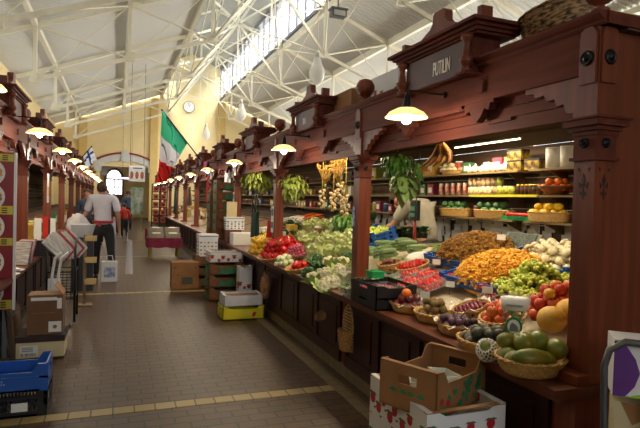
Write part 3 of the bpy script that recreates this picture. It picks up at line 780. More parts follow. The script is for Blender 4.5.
# ================================================================== the corner fruit stall
G1 = 'stock on the corner fruit stall'
# basket of green mangoes in front of the corner post
c = Vector((1.87, 1.99, .757))
basket(.17, .15, .075, 1.35)().location = c
def put_basket(mk, c, label, rz=0, group='wicker baskets along the fruit counter'):
    o = mk(); o.location = c; o.rotation_euler.z = rz; tag(o, label, group=group); return o
o = [x for x in col.objects if x.name.startswith('wicker_basket')][-1]; tag(o, 'round pale wicker basket of green mangoes beside the corner post', group='wicker baskets along the fruit counter')
mk = Kind(lambda: MB().ball((0, 0, 0), .05, (1.15, 1, .95), 16, 10, .08, 1.5).build('mango', MANG, cat='mango'))
for i, (x, y, z, s, rz) in enumerate([(-.085, .055, .065, 1.0, .3), (-.02, .08, .07, 1.02, 1), (.055, .07, .065, .95, 2), (-.1, -.015, .065, 1, 1.9), (.09, -.005, .07, 1.05, .4), (.03, -.065, .065, 1.05, .9),
        (-.015, .02, .135, 1.05, .2), (.06, .02, .14, 1.08, .8), (.03, .09, .13, .9, 0), (-.06, .1, .13, .85, 0), (.1, -.06, .12, 1.05, 1)]):
    mk.put(c + Vector((x, y, z)), 'green mango flushed with yellow heaped in the round basket by the corner post', 'green mangoes', rz=rz, s=s)
o = MB().ball((0, 0, 0), .05, (1.9, .92, .85), 18, 10, .05, 1.2).build('papaya', MANG, cat='papaya', label='long green papaya lying at the front left of the mango basket'); o.location = c + Vector((-.075, -.09, .1)); o.rotation_euler = (0, 0, -.35)
# netted mango to the left of it
t = empty('netted_mango', c + Vector((-.1, .19, .06)), 'green mango in a white foam net beside the mango basket', 'mango')
MB().ball((0, 0, 0), .05, (1.1, 1, .95), 14, 10).build('flesh', MANG, t)
m = MB()
for i in range(14):
    for s in (-1, 1):
        m.tube([(.059 * math.sin(.5 + u * .3) * math.cos(i * .449 + s * u * .25), .056 * math.sin(.5 + u * .3) * math.sin(i * .449 + s * u * .25), .056 * math.cos(.5 + u * .3)) for u in range(8)], .0028, 5)
o = m.build('foam_net', PAPER, t); o.rotation_euler = (0, -.9, .6)
# row of baskets on the ledge
def row_basket(px, py, rx, ry, label, name, kindf, glabel, group, r, layers, tissue=False, rz=0, h=.06, m=WICKL, z=.757, xmin=1.76, s0=.9):
    p = atz(px, py, z); p.x = max(p.x, xmin)
    b = put_basket(basket(rx, ry, h, 1.3, m, tissue=tissue), p, label, rz)
    k = Kind(kindf)
    for x, y, zz in heap(rx * .93, ry * .93, r, layers):
        q = Matrix.Rotation(rz, 3, 'Z') @ Vector((x, y, zz + h * .35)); k.put(p + q, glabel, group, rz=rr(), rx=R.uniform(-.5, .5), s=R.uniform(s0, 1.08))
    return p, k
row_basket(486, 350, .15, .17, 'pale wicker basket of dark avocados left of the mangoes', 'avocado', ballfruit('avocado', 'avocado', AVO, .032, (1.25, 1, .95)), 'dark green avocado in the basket left of the mangoes', 'avocados', .034, 2)
row_basket(458, 333, .13, .15, 'tissue-lined wicker basket of purple figs', 'fig', ballfruit('fig', 'fig', FIG, .026, (1, 1, .95), stem=stem_pin, dim=False), 'purple fig in the tissue-lined wicker basket', 'purple figs', .026, 2, True)
row_basket(434, 321, .13, .15, 'wicker basket of brown kiwi fruit between figs and plums', 'kiwi', ballfruit('kiwi_fruit', 'kiwi', KIWI, .027, (1.15, 1, 1)), 'brown kiwi fruit in the basket beside the plums', 'kiwi fruit', .028, 3)
p, k = row_basket(408, 311, .13, .15, 'tissue-lined wicker basket of dark plums beside the black crate', 'plum', ballfruit('plum', 'plum', PLUM, .03, (1, 1, .98), stem=stem_pin), 'dark red plum in the basket beside the black crate', 'dark plums', .031, 2, True)
o = ballfruit('orange', 'orange', ORNG, .036)(); o.location = p + Vector((-.03, -.02, .135)); tag(o, 'single orange on top of the dark plums')
# second row on the foot of the slope
def slope_basket(px, py, rx, ry, label, kindf, glabel, group, r, layers, m=WICKL, tissue=False, h=.06, name='wicker_basket'):
    p = D(px, py); b = put_basket(basket(rx, ry, h, 1.3, m, tissue=tissue, name=name), p, label); b.rotation_euler = (0, -TILT, 0)
    k = Kind(kindf)
    for x, y, zz in heap(rx * .93, ry * .93, r, layers): k.put(slope(p, x, y, zz + h * .35), glabel, group, rz=rr(), rx=R.uniform(-.4, .4), s=R.uniform(.9, 1.08))
    return p, k
slope_basket(504, 325, .13, .14, 'wicker basket of red nectarines behind the netted mango', ballfruit('nectarine', 'nectarine', PEACH, .034, (1, 1, .95), stem=stem_pin), 'red and orange nectarine in the basket behind the netted mango', 'nectarines', .034, 2)
slope_basket(472, 315, .13, .1, 'tissue-lined wicker basket of red grapes behind the avocados', ballfruit('red_berry', 'berry', GRR, .014), 'dark red berry in the tissue-lined basket behind the avocados', 'dark red berries', .015, 2, tissue=True)
# clear punnets of dark cherries
def punnet(w=.16, d=.11, h=.055, name='clear_punnet', m=None):
    def f():
        mb = MB(); t = .0015
        mb.box(-w / 2, w / 2, -d / 2, d / 2, 0, t)
        for s in (-1, 1):
            mb.box(-w / 2, w / 2, s * d / 2 - t, s * d / 2 + t, 0, h); mb.box(s * w / 2 - t, s * w / 2 + t, -d / 2, d / 2, 0, h)
            mb.box(-w / 2 - .006, w / 2 + .006, s * d / 2 - .004, s * d / 2 + .004, h - .002, h + .002); mb.box(s * w / 2 - .004, s * w / 2 + .004, -d / 2, d / 2, h - .002, h + .002)
        return mb.build(name, m or CLEAR, cat='punnet')
    return f
KP = Kind(punnet()); KC = Kind(ballfruit('cherry', 'cherry', CHER, .0115, (1, 1, .95), n=10, k=7)); KS = Kind(strawberry)
def fill_punnet(p, label, fruit, flabel, fgroup, r, rz=0, w=.16, d=.11, layers=3, up=0, grp='clear fruit punnets'):
    KP.put(p + Vector((0, 0, up)), label, grp, ry=-TILT, s=(w / .16, d / .11, 1))
    for x, y, z in heap(w / 2 - .006, d / 2 - .006, r, layers, True): fruit.put(slope(p, x, y, z + up + .002), flabel, fgroup, rz=rr(), rx=R.uniform(1.0, 2.6), s=R.uniform(1.0, 1.25))
for i, (px, py) in enumerate([(484, 309), (493, 301)]):
    fill_punnet(D(px, py), 'clear punnet of dark cherries, %s one behind the grape tub' % ('front', 'rear')[i], KC, 'dark red cherry in a clear punnet left of the grape tub', 'dark cherries', .012, w=.15, d=.12, layers=2)
for i, (px, py, n) in enumerate([(398, 292, 'front left'), (413, 286, 'middle front'), (430, 287, 'front right'), (412, 277, 'rear left'), (428, 278, 'rear middle'), (443, 281, 'rear right')]):
    fill_punnet(D(px, py), 'clear punnet of red strawberries, %s of the six' % n, KS, 'red strawberry in the clear punnets beside the black crate', 'strawberries', .0165, w=.19, d=.2, layers=2)
# clear tub with a round green label
t = empty('fruit_tub', atz(531, 352, .757) + Vector((.0, .0, 0)), 'clear tapered tub with a white band and round green label, full of grapes', 'tub'); t.location = Vector((1.99, 2.24, .82)); t.scale = (1.15, 1.15, 1.25)
MB().lathe([(.045, 0), (.066, .2), (.068, .2), (.068, .204), (.064, .204), (.043, .004), (0, .004)], (0, 0, 0), 24).build('cup', CLEAR, t)
MB().lathe([(.0608, .15), (.0662, .195)], (0, 0, 0), 32).build('paper_band', PAPER, t)
MB().tube([Vector((-.044, -.0455, .172)) + Vector((.72, -.69, 0)) * (-.035 + .0025 * i_) + Vector((-.02, -.02, 0)) * (.25 - abs(i_ - 14) * .012) + Vector((0, 0, .006 * math.sin(i_ * 1.9) * (1.4 if i_ % 7 == 0 else 1))) for i_ in range(29)], .0014, 5).build('script_lettering', LEAFD, t)
GB = mat('green label', '#1f7a45'); m = MB()
m.m = 0; m.prism([(.036 * math.cos(i * .2618), .04 * math.sin(i * .2618)) for i in range(24)], (-.0415, -.043, .085), (.72, -.69, 0), (-.12, -.1, 1), (-.004, -.004, 0))
m.m = 1; m.prism([(.027 * math.cos(i * .2618), .03 * math.sin(i * .2618)) for i in range(24)], (-.0445, -.046, .085), (.72, -.69, 0), (-.12, -.1, 1), (-.003, -.003, 0))
m.m = 2; m.prism([(-.02, -.02), (.02, -.02), (.018, .0), (.008, .01), (-.006, .018), (-.016, .006)], (-.047, -.0485, .085), (.72, -.69, 0), (-.12, -.1, 1), (-.002, -.002, 0))
m.build('round_label', [GB, PAPER, GREY], t)
kg = MB()
for i in range(70):
    a = R.uniform(0, 6.28); z = R.uniform(.01, .17); q = R.uniform(0, .026 + z * .08); kg.ball((q * math.cos(a), q * math.sin(a), z), .0115, (1, 1, 1), 8, 6)
o = kg.build('green_grapes', GRG); o.location = t.location; o.scale = (1.1, 1.1, 1.2); tag(o, 'loose green grapes filling the clear tub', 'grapes', kind='stuff')
# melons and apples in front of the corner post
mk = Kind(lambda: MB().ball((0, 0, 0), .078, (1, 1, .95), 24, 14, .02, 2).build('melon', MELON, cat='melon'))
for px, py, up, l in ((551, 333, .05, 'round yellow melon behind the mangoes, nearest the tub'), (569, 325, .07, 'round yellow melon behind the mangoes, nearest the post')):
    p = D(px, py); mk.put(p + Vector((0, 0, .075)), l, 'yellow melons')
c = D(558, 313); ka = Kind(ballfruit('apple', 'apple', APPLE, .038, (1, 1, .92), stem=stem_pin)); kb = Kind(ballfruit('apple', 'apple', APPLEY, .038, (1, 1, .92), stem=stem_pin))
for i, (x, y, z) in enumerate(heap(.2, .17, .04, 3)):
    (kb if i % 4 == 2 else ka).put(slope(c, x, y, z), 'yellow and red apple in the heap beside the corner post' if i % 4 == 2 else 'red apple in the heap beside the corner post', 'yellow apples' if i % 4 == 2 else 'red apples', rz=rr(), rx=R.uniform(-.6, .6), s=R.uniform(.92, 1.05))
# green and red grapes
c = D(533, 296); k = Kind(grapes(GRG, 110))
for x, y, z, a in ((-.13, -.1, 0, .2), (.0, -.13, 0, .8), (.14, -.08, 0, 2), (-.14, .04, 0, 1.2), (.02, .05, 0, 0), (.15, .07, 0, .5), (-.06, -.04, .06, 1.9), (.07, -.02, .07, .4), (0, .08, .06, 1), (-.08, .15, .0, .4), (.02, .0, .12, 1.3)):
    k.put(slope(c, x * 1.15 + .04, y * 1.1 + .02, z + .03), 'bunch of green grapes heaped in front of the pale mushrooms', 'green grape bunches', rz=a, s=1.35)
c = D(493, 295); k = Kind(grapes(GRR, 50, .011, .15, .07))
for x, y, z, a in ((-.05, -.04, 0, .2), (.06, 0, 0, 1.4), (0, .05, .03, 2.2)): k.put(slope(c, x, y, z), 'bunch of red grapes between chanterelles and green grapes', 'red grape bunches', rz=a)
# blue crates with mushrooms
def put_crate(c, w, d, h, m, label, cat='crate', slots=True, rz=0, name='plastic_crate', group=None, tilt=True):
    o = crate_mb(w, d, h, slots).build(name, m, cat=cat, label=label); o.location = c
    o.rotation_euler = (0, -TILT if tilt else 0, rz)
    if group: o['group'] = group
    return o
def mush_heap(name, m, c, rx, ry, h, n, label, size, seed):
    q = random.Random(seed); mb = MB()
    mb.ball((0, 0, 0), 1, (rx * .93, ry * .93, h * .9), 28, 14)
    for i in range(n):
        u = q.uniform(0, 1) ** .5; a = q.uniform(0, 6.28); x = u * math.cos(a) * rx; y = u * math.sin(a) * ry; z = h * math.sqrt(max(0, 1 - u * u)) * q.uniform(.92, 1.05)
        s = size * q.uniform(.6, 1.3); M = Matrix.Rotation(q.uniform(0, 6.28), 4, 'Z') @ Matrix.Rotation(q.uniform(-1.6, 1.6), 4, 'X')
        pr = [(.12, -1), (.16, -.3), (.35, .15), (.75, .4), (.65, .45), (.2, .2)]
        vs = []; nn = 7
        for ra, zz in pr:
            for j in range(nn): vs.append(Vector((x, y, z)) + M @ (Vector((ra * s * math.cos(6.283 * j / nn) * (1 + .25 * math.sin(j * 2.1 + i)), ra * s * math.sin(6.283 * j / nn), zz * s))))
        mb.add(vs, [(a_ * nn + j, a_ * nn + (j + 1) % nn, (a_ + 1) * nn + (j + 1) % nn, (a_ + 1) * nn + j) for a_ in range(5) for j in range(nn)], True)
    o = mb.build(name, m, cat='mushrooms', label=label, kind='stuff'); o.location = c; o.rotation_euler = (0, -TILT, 0); return o
cg = D(503, 278); put_crate(cg, .62, .76, .09, BLUEP, 'shallow blue plastic crate under the golden chanterelles')
mush_heap('chanterelles', CHANT, slope(cg, 0, 0, .02), .33, .40, .17, 1500, 'heap of golden chanterelles in a blue crate', .021, 1)
cb = D(468, 262) + Vector((.12, .05, .034)); put_crate(cb, .62, .72, .09, BLUEP, 'shallow blue plastic crate under the brown mushrooms')
mush_heap('funnel_mushrooms', CHANB, slope(cb, 0, 0, .02), .33, .38, .19, 1300, 'heap of brown funnel mushrooms behind the golden ones', .024, 2)
cw = D(556, 281) + Vector((.16, .12, .045)); put_crate(cw, .42, .62, .13, BLUEP, 'blue plastic crate of pale round mushrooms behind the grapes')
k = Kind(mushroom)
for x, y, z in heap(.2, .3, .036, 3, True): k.put(slope(cw, x, y, z + .05), 'pale round mushroom in the blue crate behind the grapes', 'pale round mushrooms', rz=rr(), rx=R.uniform(-.9, .9), ry=R.uniform(-.9, .9), s=R.uniform(.9, 1.15))
# green beans heap
c = D(450, 253); k = Kind(carrot_like('green_bean', 'green bean', BEAN, .13, .0065, bend=.012, blunt=True))
for i in range(90):
    u = R.random() ** .5; a = rr(); k.put(slope(c, u * math.cos(a) * .22, u * math.sin(a) * .28, .01 + .09 * (1 - u * u) * R.uniform(.5, 1)), 'green bean in the heap left of the brown mushrooms', 'green beans', rz=rr(), ry=R.uniform(-.3, .1))
# courgettes
c = D(392, 255); k = Kind(carrot_like('courgette', 'courgette', CUKE, .26, .026, blunt=True))
for i in range(22):
    l = i // 9; j = i % 9
    k.put(slope(c, -.14 + (i % 2) * .27 + R.uniform(-.03, .03), -.34 + j * .085 + l * .03, .03 + l * .048), 'striped green courgette in the pile beside the carved post', 'striped courgettes', rz=R.uniform(-.35, .35) + .35)
# bundle wrapped in white paper
o = MB().ball((0, 0, 0), .1, (1.3, 1.5, .35), 18, 10, .12, 2.5).build('wrapped_bundle', PAPER, cat='bundle', label='white paper wrapped bundle lying between courgettes and beans'); o.location = D(421, 260) + Vector((0, 0, .03)); o.rotation_euler = (0, -TILT, .4)
# cherry tomatoes basket, chillies
slope_basket(413, 271, .16, .14, 'wicker basket of cherry tomatoes behind the strawberry punnets', ballfruit('cherry_tomato', 'tomato', TOM, .016, n=10, k=7), 'cherry tomato in the basket behind the strawberries', 'cherry tomatoes', .018, 2)
p, k = slope_basket(391, 272, .11, .12, 'deep wicker basket of brown dates right of the herb punnets', ballfruit('date', 'date', BEET, .015, (1.7, 1, 1), n=10, k=7), 'brown date in the deep wicker basket', 'brown dates', .02, 3, h=.09)
# black crates on the ledge
p = Vector((1.95, 3.66, .757))
def black_crate(c, h, label): o = tray_mb(.34, .44, h, .01, True, .18, False).build('plastic_crate', BLACKP, cat='crate', label=label, group='black crates on the ledge'); o.location = c
black_crate(p, .08, 'black plastic crate on the ledge, lower of two')
black_crate(p + Vector((0, 0, .08)), .1, 'black plastic crate of berry punnets, upper of two')
KP2 = Kind(punnet(.13, .2, .05)); KR = Kind(ballfruit('raspberry', 'raspberry', mat('raspberry', '#b3243a', '#8e1428', .5, 90, bump=.4), .010, n=8, k=6))
for dx in (-.07, .08):
    for dy in (-.1, .1):
        q = p + Vector((dx, dy, .095)); KP2.put(q, 'clear punnet of raspberries inside the upper black crate', 'raspberry punnets')
        for x, y, z in heap(.06, .095, .0145, 1, True): KR.put(q + Vector((x, y, z + .006)), 'red raspberry in a punnet in the black crate', 'raspberries', rz=rr(), s=1.4)
# herb punnets and green box behind the black crates
for i, (x, y) in enumerate(((1.86, 4.03), (2.02, 4.05), (2.18, 4.02))):
    q = Vector((x, y, max(.757, ds(x) + .005))); t = empty('herb_box', q, 'clear box of green salad herbs behind the black crate, %s of three' % ['aisle side', 'middle', 'inner side'][i], 'herb box')
    punnet(.15, .17, .1)().parent = t; l = MB()
    for j in range(70):
        a = rr(); l.leaf((R.uniform(-.06, .06), R.uniform(-.07, .07), R.uniform(.01, .1)), (math.cos(a), math.sin(a), R.uniform(0, 1)), (0, 0, 1), .05, .035)
    l.build('salad_leaves', LEAF, t)
    for ch in t.children:
        if 'punnet' in ch.name: ch.name = 'clear_box'; del ch['category']
GRP = mat('green plastic', '#1f9a55', None, .4); o = MB().box(-.05, .05, -.06, .06, 0, .045).box(-.055, .055, -.065, .065, .045, .055).box(-.03, .03, -.02, .02, .055, .062).build('plastic_tub', GRP, cat='tub', label='small green lidded plastic tub on the black crate rim'); o.location = (1.98, 3.86, .938)
# price cards on sticks
k = Kind(lambda: (lambda t: (MB().box(-.001, .001, -.035, .035, .06, .105).build('card', PAPER, t), MB().tube([(0, 0, 0), (0, 0, .06)], .0015, 5).build('stick', BLACKP, t), t)[-1])(empty('price_card', (0, 0, 0), None, 'price card')))
for px, py, up, l in ((500, 268, .2, 'in the golden chanterelles'), (450, 291, .0, 'in front of the strawberries'), (424, 317, .1, 'between plums and kiwi'), (436, 275, .06, 'beside the green beans'), (487, 305, .05, 'beside the cherries')):
    k.put(D(px, py) + Vector((0, 0, up - .03)), 'small white price card ' + l, 'price cards', rz=.6)
# clear film bundles
for i, (px, py) in enumerate(((424, 305), (448, 304))):
    o = MB().ball((0, 0, 0), .08, (1.2, 1.4, .18), 18, 10, .5, 5, i).build('film_sheet', CLEAR, cat='plastic film', label='crumpled clear plastic film on the display, %s the strawberries' % ('left below', 'right below')[i]); o.location = D(px, py) + Vector((0, 0, .02))
# hanging bananas on a double hook
hp = Vector((2.42, 3.02, 1.96))
hp = atx(441, 131, 2.5)
t = empty('banana_bunch', hp, 'bunch of ripe brown-yellow bananas hanging on a steel hook under the stall roof', 'bananas')
MB().tube([(0, 0, .0), (0, .0, .12), (0, 0, 2.36 - hp.z)], .003, 5).tube([(0, -.02, -.07), (0, -.02, .02), (0, 0, .045), (0, .02, .02), (0, .02, -.07)], .004, 6).box(-.012, .012, -.022, .022, -.09, -.06).build('hook', CHROME, t)
for i in range(5):
    a = -.45 + i * .24
    MB().tube([(0, a * .04, -.08), (.01, .0 + a * .1, -.12), (.03 + .02 * (i % 2), a * .22 + .01, -.18), (.02, a * .34 + .035, -.24), (-.005, a * .42 + .08, -.29)], [.007, .017, .021, .018, .005], 8).build('banana', BANA, t)
# hanging herbs
def hanging_plant(name, c, rx, rz_, n, L, W, m, label, cat, top, seed=1, droop=True, group=None, pot=True):
    q = random.Random(seed); t = empty(name, c, label, cat, group); l = MB()
    for i in range(n):
        d = Vector((q.gauss(0, 1), q.gauss(0, 1), q.gauss(0, 1))).normalized(); k = q.uniform(.4, 1) ; p = Vector((d.x * rx * k, d.y * rx * k, d.z * rz_ * k))
        l.leaf(p, (d.x, d.y, d.z * .5 - (.7 if droop else -.3)), (d.x, d.y, 1), L * q.uniform(.6, 1.2), W * q.uniform(.7, 1.2), .35)
    l.build('foliage', m, t); s = MB()
    for i in range(9):
        a = i * .7; s.tube([(0, 0, rz_ * .5), (rx * .4 * math.cos(a), rx * .4 * math.sin(a), rz_ * .2), (rx * .7 * math.cos(a), rx * .7 * math.sin(a), -rz_ * .7)], .003, 4)
    s.build('stems', STEM, t)
    if top: MB().tube([(0, 0, rz_ * .4), (0, 0, top - c[2])], .003, 5).build('cord', IRON, t)
    if pot: MB().lathe([(.05, 0), (.075, .1), (.08, .1), (.07, .09), (.045, .01), (0, .01)], (0, 0, -.05), 14).build('pot', WHITEP, t)
    return t
hanging_plant('herb_bundle', atx(397, 163, 2.55), .16, .1, 240, .075, .03, LEAF, 'big bundle of green leafy herbs hanging beside the carved post', 'herbs', 2.36, 3, pot=False)
hanging_plant('laurel_bundle', atx(405, 184, 2.55), .1, .12, 60, .12, .09, mat('pale sage leaf', '#5f7c3a', '#83a05a', .5, 12), 'pale long-leaved bundle hanging below the dark herbs', 'herbs', 1.8, 4, pot=False)
hanging_plant('ivy_strand', atx(419, 170, 2.6), .035, .12, 50, .06, .03, LEAF, 'narrow strand of leaves hanging right of the herb bundles', 'herbs', 2.36, 8, pot=False)
# card terminal on a red pole beside the seller
sc0 = D(414, 247)
t = empty('weighing_display', sc0, 'black weighing display with green buttons on a red pole by the seller', 'scale display')
MB().tube([(0, 0, 0), (0, 0, .3)], .016, 8).build('pole', mat('red painted steel', '#8c1f22', None, .4), t)
MB().cbox((0, 0, .4), (.05, .1, .22), .3).build('display_body', BLACKP, t); MB().cbox((-.028, .008, .42), (.006, .06, .05), .3).cbox((-.028, .008, .35), (.006, .06, .04), .3).build('button', mat('dull green key', '#3d7a5a'), t)
# seller's counter: scales, tub, papers, at the back
def back(px, py, x=3.6): return atx(px, py, x)
for i, (px, h) in enumerate(((515, .0), (528, .0))):
    p = atx(px, 246, 3.3); p.z = 1.08; t = empty('price_scale', p, 'grey sloping electronic scale behind the chanterelles, %s of two' % ('left', 'right')[i], 'scale')
    MB().prism([(-.12, 0), (.12, 0), (.12, .02), (.08, .2), (.03, .24), (-.1, .03)], (0, -.13, 0), (1, 0, 0), (0, 0, 1), (0, .26, 0)).build('housing', mat('scale grey', '#8d8f86', None, .5), t)
    MB().prism([(-.085, .055), (.02, .232), (.015, .236), (-.09, .06)], (0, -.09, 0), (1, 0, 0), (0, 0, 1), (0, .18, 0)).build('keypad', mat('scale keypad', '#3a4440', '#6b756c', .5, 60), t)
MB().box(3.3, 3.7, 1.84, 9.5, 1.04, 1.08).build('seller_bench', SHELF, cat='bench', label='narrow wooden bench behind the sloping fruit display')
p = Vector((3.28, 2.42, 1.08)); t = empty('plastic_pail', p, 'magenta plastic pail with a white lid at the back by the corner post', 'pail')
MB().lathe([(.11, 0), (.13, .19), (.13, .2), (0, .2)], (0, 0, 0), 22).build('pail_body', mat('magenta plastic', '#a8234f', '#8d1d44', .4, 30), t); MB().lathe([(.137, .19), (.137, .215), (.12, .222), (0, .222)], (0, 0, 0), 22).build('lid', WHITEP, t)
t = empty('spray_bottle', p + Vector((-.02, .24, 0)), 'small dark bottle with a grey cap left of the magenta pail', 'bottle')
MB().lathe([(.03, 0), (.032, .1), (.02, .12), (.014, .13), (0, .13)], (0, 0, 0), 12).build('bottle_body', mat('blue grey glass', '#4c5a70', None, .3), t); MB().lathe([(.016, .13), (.016, .16), (0, .165)], (0, 0, 0), 10).build('cap', GREY, t)
# pinned papers on the back wall
q = random.Random(5); k = Kind(lambda: MB().box(-.002, .002, -.09, .09, -.11, .11).build('paper_note', PAPER, cat='note'))
for i in range(84):
    k.put((4.148 - .004 * (i % 5), 2.6 + (i // 3) * .2 + q.uniform(-.05, .05), 1.1 + (i % 3) * .13 + q.uniform(-.03, .03)), 'white paper note pinned on the back wall below the shelves', 'white papers on the back wall', rx=q.uniform(-.2, .2), s=q.uniform(.6, 1))
BRK = mat('back wall red brick', '#6e2a1e', '#8a3626', .8, 8)
# shelf goods on the back wall (fruit stall and the next)
def jar(r, h, m, lid, name='jar', cat='jar'):
    def f():
        t = empty(name, (0, 0, 0), None, cat); MB().lathe([(r, 0), (r, h * .8), (r * .8, h * .88), (r * .8, h * .9), (0, h * .9)], (0, 0, 0), 12).build('jar_body', m, t)
        MB().lathe([(r * .88, h * .87), (r * .88, h), (0, h)], (0, 0, 0), 12).build('lid', lid, t); return t
    return f
def can(r, h, m):
    def f():
        t = empty('food_can', (0, 0, 0), None, 'can'); MB().lathe([(r, .004), (r, h - .004), (r * .95, h), (r * .9, h - .004), (0, h - .004)], (0, 0, 0), 14).build('can_body', CHROME, t)
        MB().lathe([(r + .0008, h * .1), (r + .0008, h * .9)], (0, 0, 0), 14).build('wrapper', m, t); return t
    return f
CANY = mat('yellow green can wrapper', '#c9bb3c', '#5f8a3c', .5, 25); CANW = mat('white and orange wrapper', '#e6dcc0', '#c98746', .5, 25)
def wyz(px, x=4.0): return atx(px, 195, x).y
zt, zm, zb = 1.93, 1.67, 1.41
k1 = Kind(can(.037, .1, CANW)); k2 = Kind(can(.037, .1, CANY))
y0 = wyz(476)
for r_ in range(2):
    for i in range(6): k1.put((3.93, wyz(476 + i * 4.6), zm + .1 * r_), 'white and orange food can stacked on the middle shelf', 'white and orange cans')
for r_, a in ((0, 4), (1, 2)):
    for i in range(a): k2.put((3.93 , wyz(499 + i * 6.0), zm + .1 * r_ + (.0)), 'yellow and green food can on the middle shelf', 'yellow and green cans')
k3 = Kind(jar(.03, .11, mat('dark jam', '#5a1f18', '#2a3a20', .3, 10), mat('gold lid', '#b8923a', None, .3, metal=.8)))
for i in range(6): k3.put((3.93, wyz(524 + i * 4.2), zm), 'small dark jar with a gold lid left of the orange bowl', 'gold-lidded jars')
k4 = Kind(jar(.032, .15, mat('red preserve', '#9a2a22', '#d8c8b0', .3, 14), PAPER))
for i in range(5): k4.put((3.93, wyz(446 + i * 6), zm), 'tall glass jar of red preserve near the middle of the shelf', 'tall preserve jars')
YS_ = mat('yellow price rail', '#d9d21f', None, .5)
o = MB().box(3.845, 3.86, wyz(549), wyz(480), zm - .02, zm + .004).build('price_rail', YS_, cat='price rail', label='bright yellow price rail along the middle back shelf')
# orange bowl
p = Vector((3.94, wyz(561), zm)); t = empty('wooden_bowl', p, 'wide brown bowl of oranges on the middle shelf by the corner post', 'bowl')
MB().lathe([(.08, 0), (.16, .07), (.17, .09), (.162, .09), (.15, .07), (.07, .012), (0, .012)], (0, 0, 0), 24).build('bowl_body', mat('terracotta brown', '#7a4422', '#8d5028', .5, 9), t); k = Kind(ballfruit('orange', 'orange', ORNG, .037))
for x, y, z in heap(.145, .145, .038, 2): k.put(p + Vector((x, y, z + .035)), 'orange in the brown bowl on the middle shelf', 'oranges in the bowl')
# white bins on the top shelf
k = Kind(lambda: (lambda t: (MB().lathe([(.085, 0), (.09, .19), (.085, .19), (.08, .01), (0, .01)], (0, 0, 0), 20).build('bin_body', PAPER, t), MB().lathe([(.092, .185), (.092, .2), (.084, .2), (.084, .185)], (0, 0, 0), 20).build('rim', WHITEP, t), t)[-1])(empty('white_tub', (0, 0, 0), None, 'tub')))
for px, l in ((557, 'left'), (572, 'right')): k.put((3.96, wyz(px), zt), 'plain white cylindrical tub on the top shelf, %s one by the post' % l, 'white tubs')
# garlic bags + black tins on top shelf
k = Kind(lambda: (lambda t: (MB().ball((0, 0, .035), .035, (1, 1, .9), 12, 8, .15, 4).build('bulb', WHITEV, t), MB().tube([(0, 0, .06), (.004, 0, .09)], [.008, .003], 6).build('stalk', WHITEV, t), t)[-1])(empty('garlic_bulb', (0, 0, 0), None, 'garlic')))
for i in range(16): k.put((3.93 + .05 * (i % 2), wyz(474 + i * 2.9), zt), 'white garlic bulb in the row on the top shelf', 'garlic bulbs', rz=rr(), s=R.uniform(1, 1.3))
TIN = mat('black and gold tin', '#14130f', '#b08a2e', .35, 16)
k = Kind(lambda: (lambda t: (MB().box(-.06, .06, -.05, .05, 0, .1).build('tin_body', TIN, t), MB().box(-.062, .062, -.052, .052, .09, .108).build('lid', BLACKP, t), t)[-1])(empty('tea_tin', (0, 0, 0), None, 'tin')))
for i, (px, r_) in enumerate(((517, 0), (524, 0), (517, 1), (524, 1), (535, 0), (542, 0))): k.put((3.95, wyz(px), zt + .11 * r_), 'black tin with gold squares on the top shelf', 'black and gold tins', rz=.05)
for j, (px, m_, l) in enumerate(((430, ORNG, 'orange gourds'), (455, MUSHW, 'pale roots'))):
    p = Vector((3.95, wyz(px), zt)); put_basket(basket(.1, .2, .05), p, 'shallow basket of %s on the top shelf' % l, group='baskets on the back shelves')
    k = Kind(ballfruit('gourd' if j == 0 else 'pale_root', 'gourd' if j == 0 else 'root', m_, .038, (1, 1.2, .9), nz=.2))
    for x, y, z in heap(.09, .18, .038, 2): k.put(p + Vector((x, y, z + .02)), 'small %s in a basket on the top shelf' % ('orange gourd' if j == 0 else 'pale root'), l, rz=rr())
for j, (px, m_, l, nm, ry) in enumerate(((556, LEMON, 'lemons', 'lemon', .24), (500, BROC, 'dark green artichokes', 'artichoke', .3), (462, BROC, 'green artichokes', 'artichoke', .3), (425, FIG, 'dark aubergines', 'aubergine', .25))):
    p = Vector((3.92, wyz(px), zb)); put_basket(basket(.14, ry, .09, 1.1), p, 'woven basket of %s on the bottom shelf' % l, group='baskets on the back shelves')
    k = Kind(ballfruit(nm, nm, m_, .04, (1, 1.15, .95), nz=.15 if m_ is BROC else .05))
    for x, y, z in heap(.12, ry * .92, .041, 2): k.put(p + Vector((x, y, z + .045)), 'one of the %s in a woven basket on the bottom shelf' % l, l, rz=rr())
k = Kind(lambda: (lambda t: (MB().box(-.06, .06, -.09, .09, 0, .04).build('tray', GRP, t), [MB().ball((x, y, .055), .026, (1, 1, .9), 10, 8).build('red_fruit', TOM, t) for x in (-.03, .03) for y in (-.06, 0, .06)], t)[-1])(empty('fruit_tray', (0, 0, 0), None, 'fruit tray')))
for i in range(4): k.put((3.9, wyz(519 + i * 7), zb), 'green tray of red fruit wrapped for sale on the bottom shelf', 'green trays of red fruit')
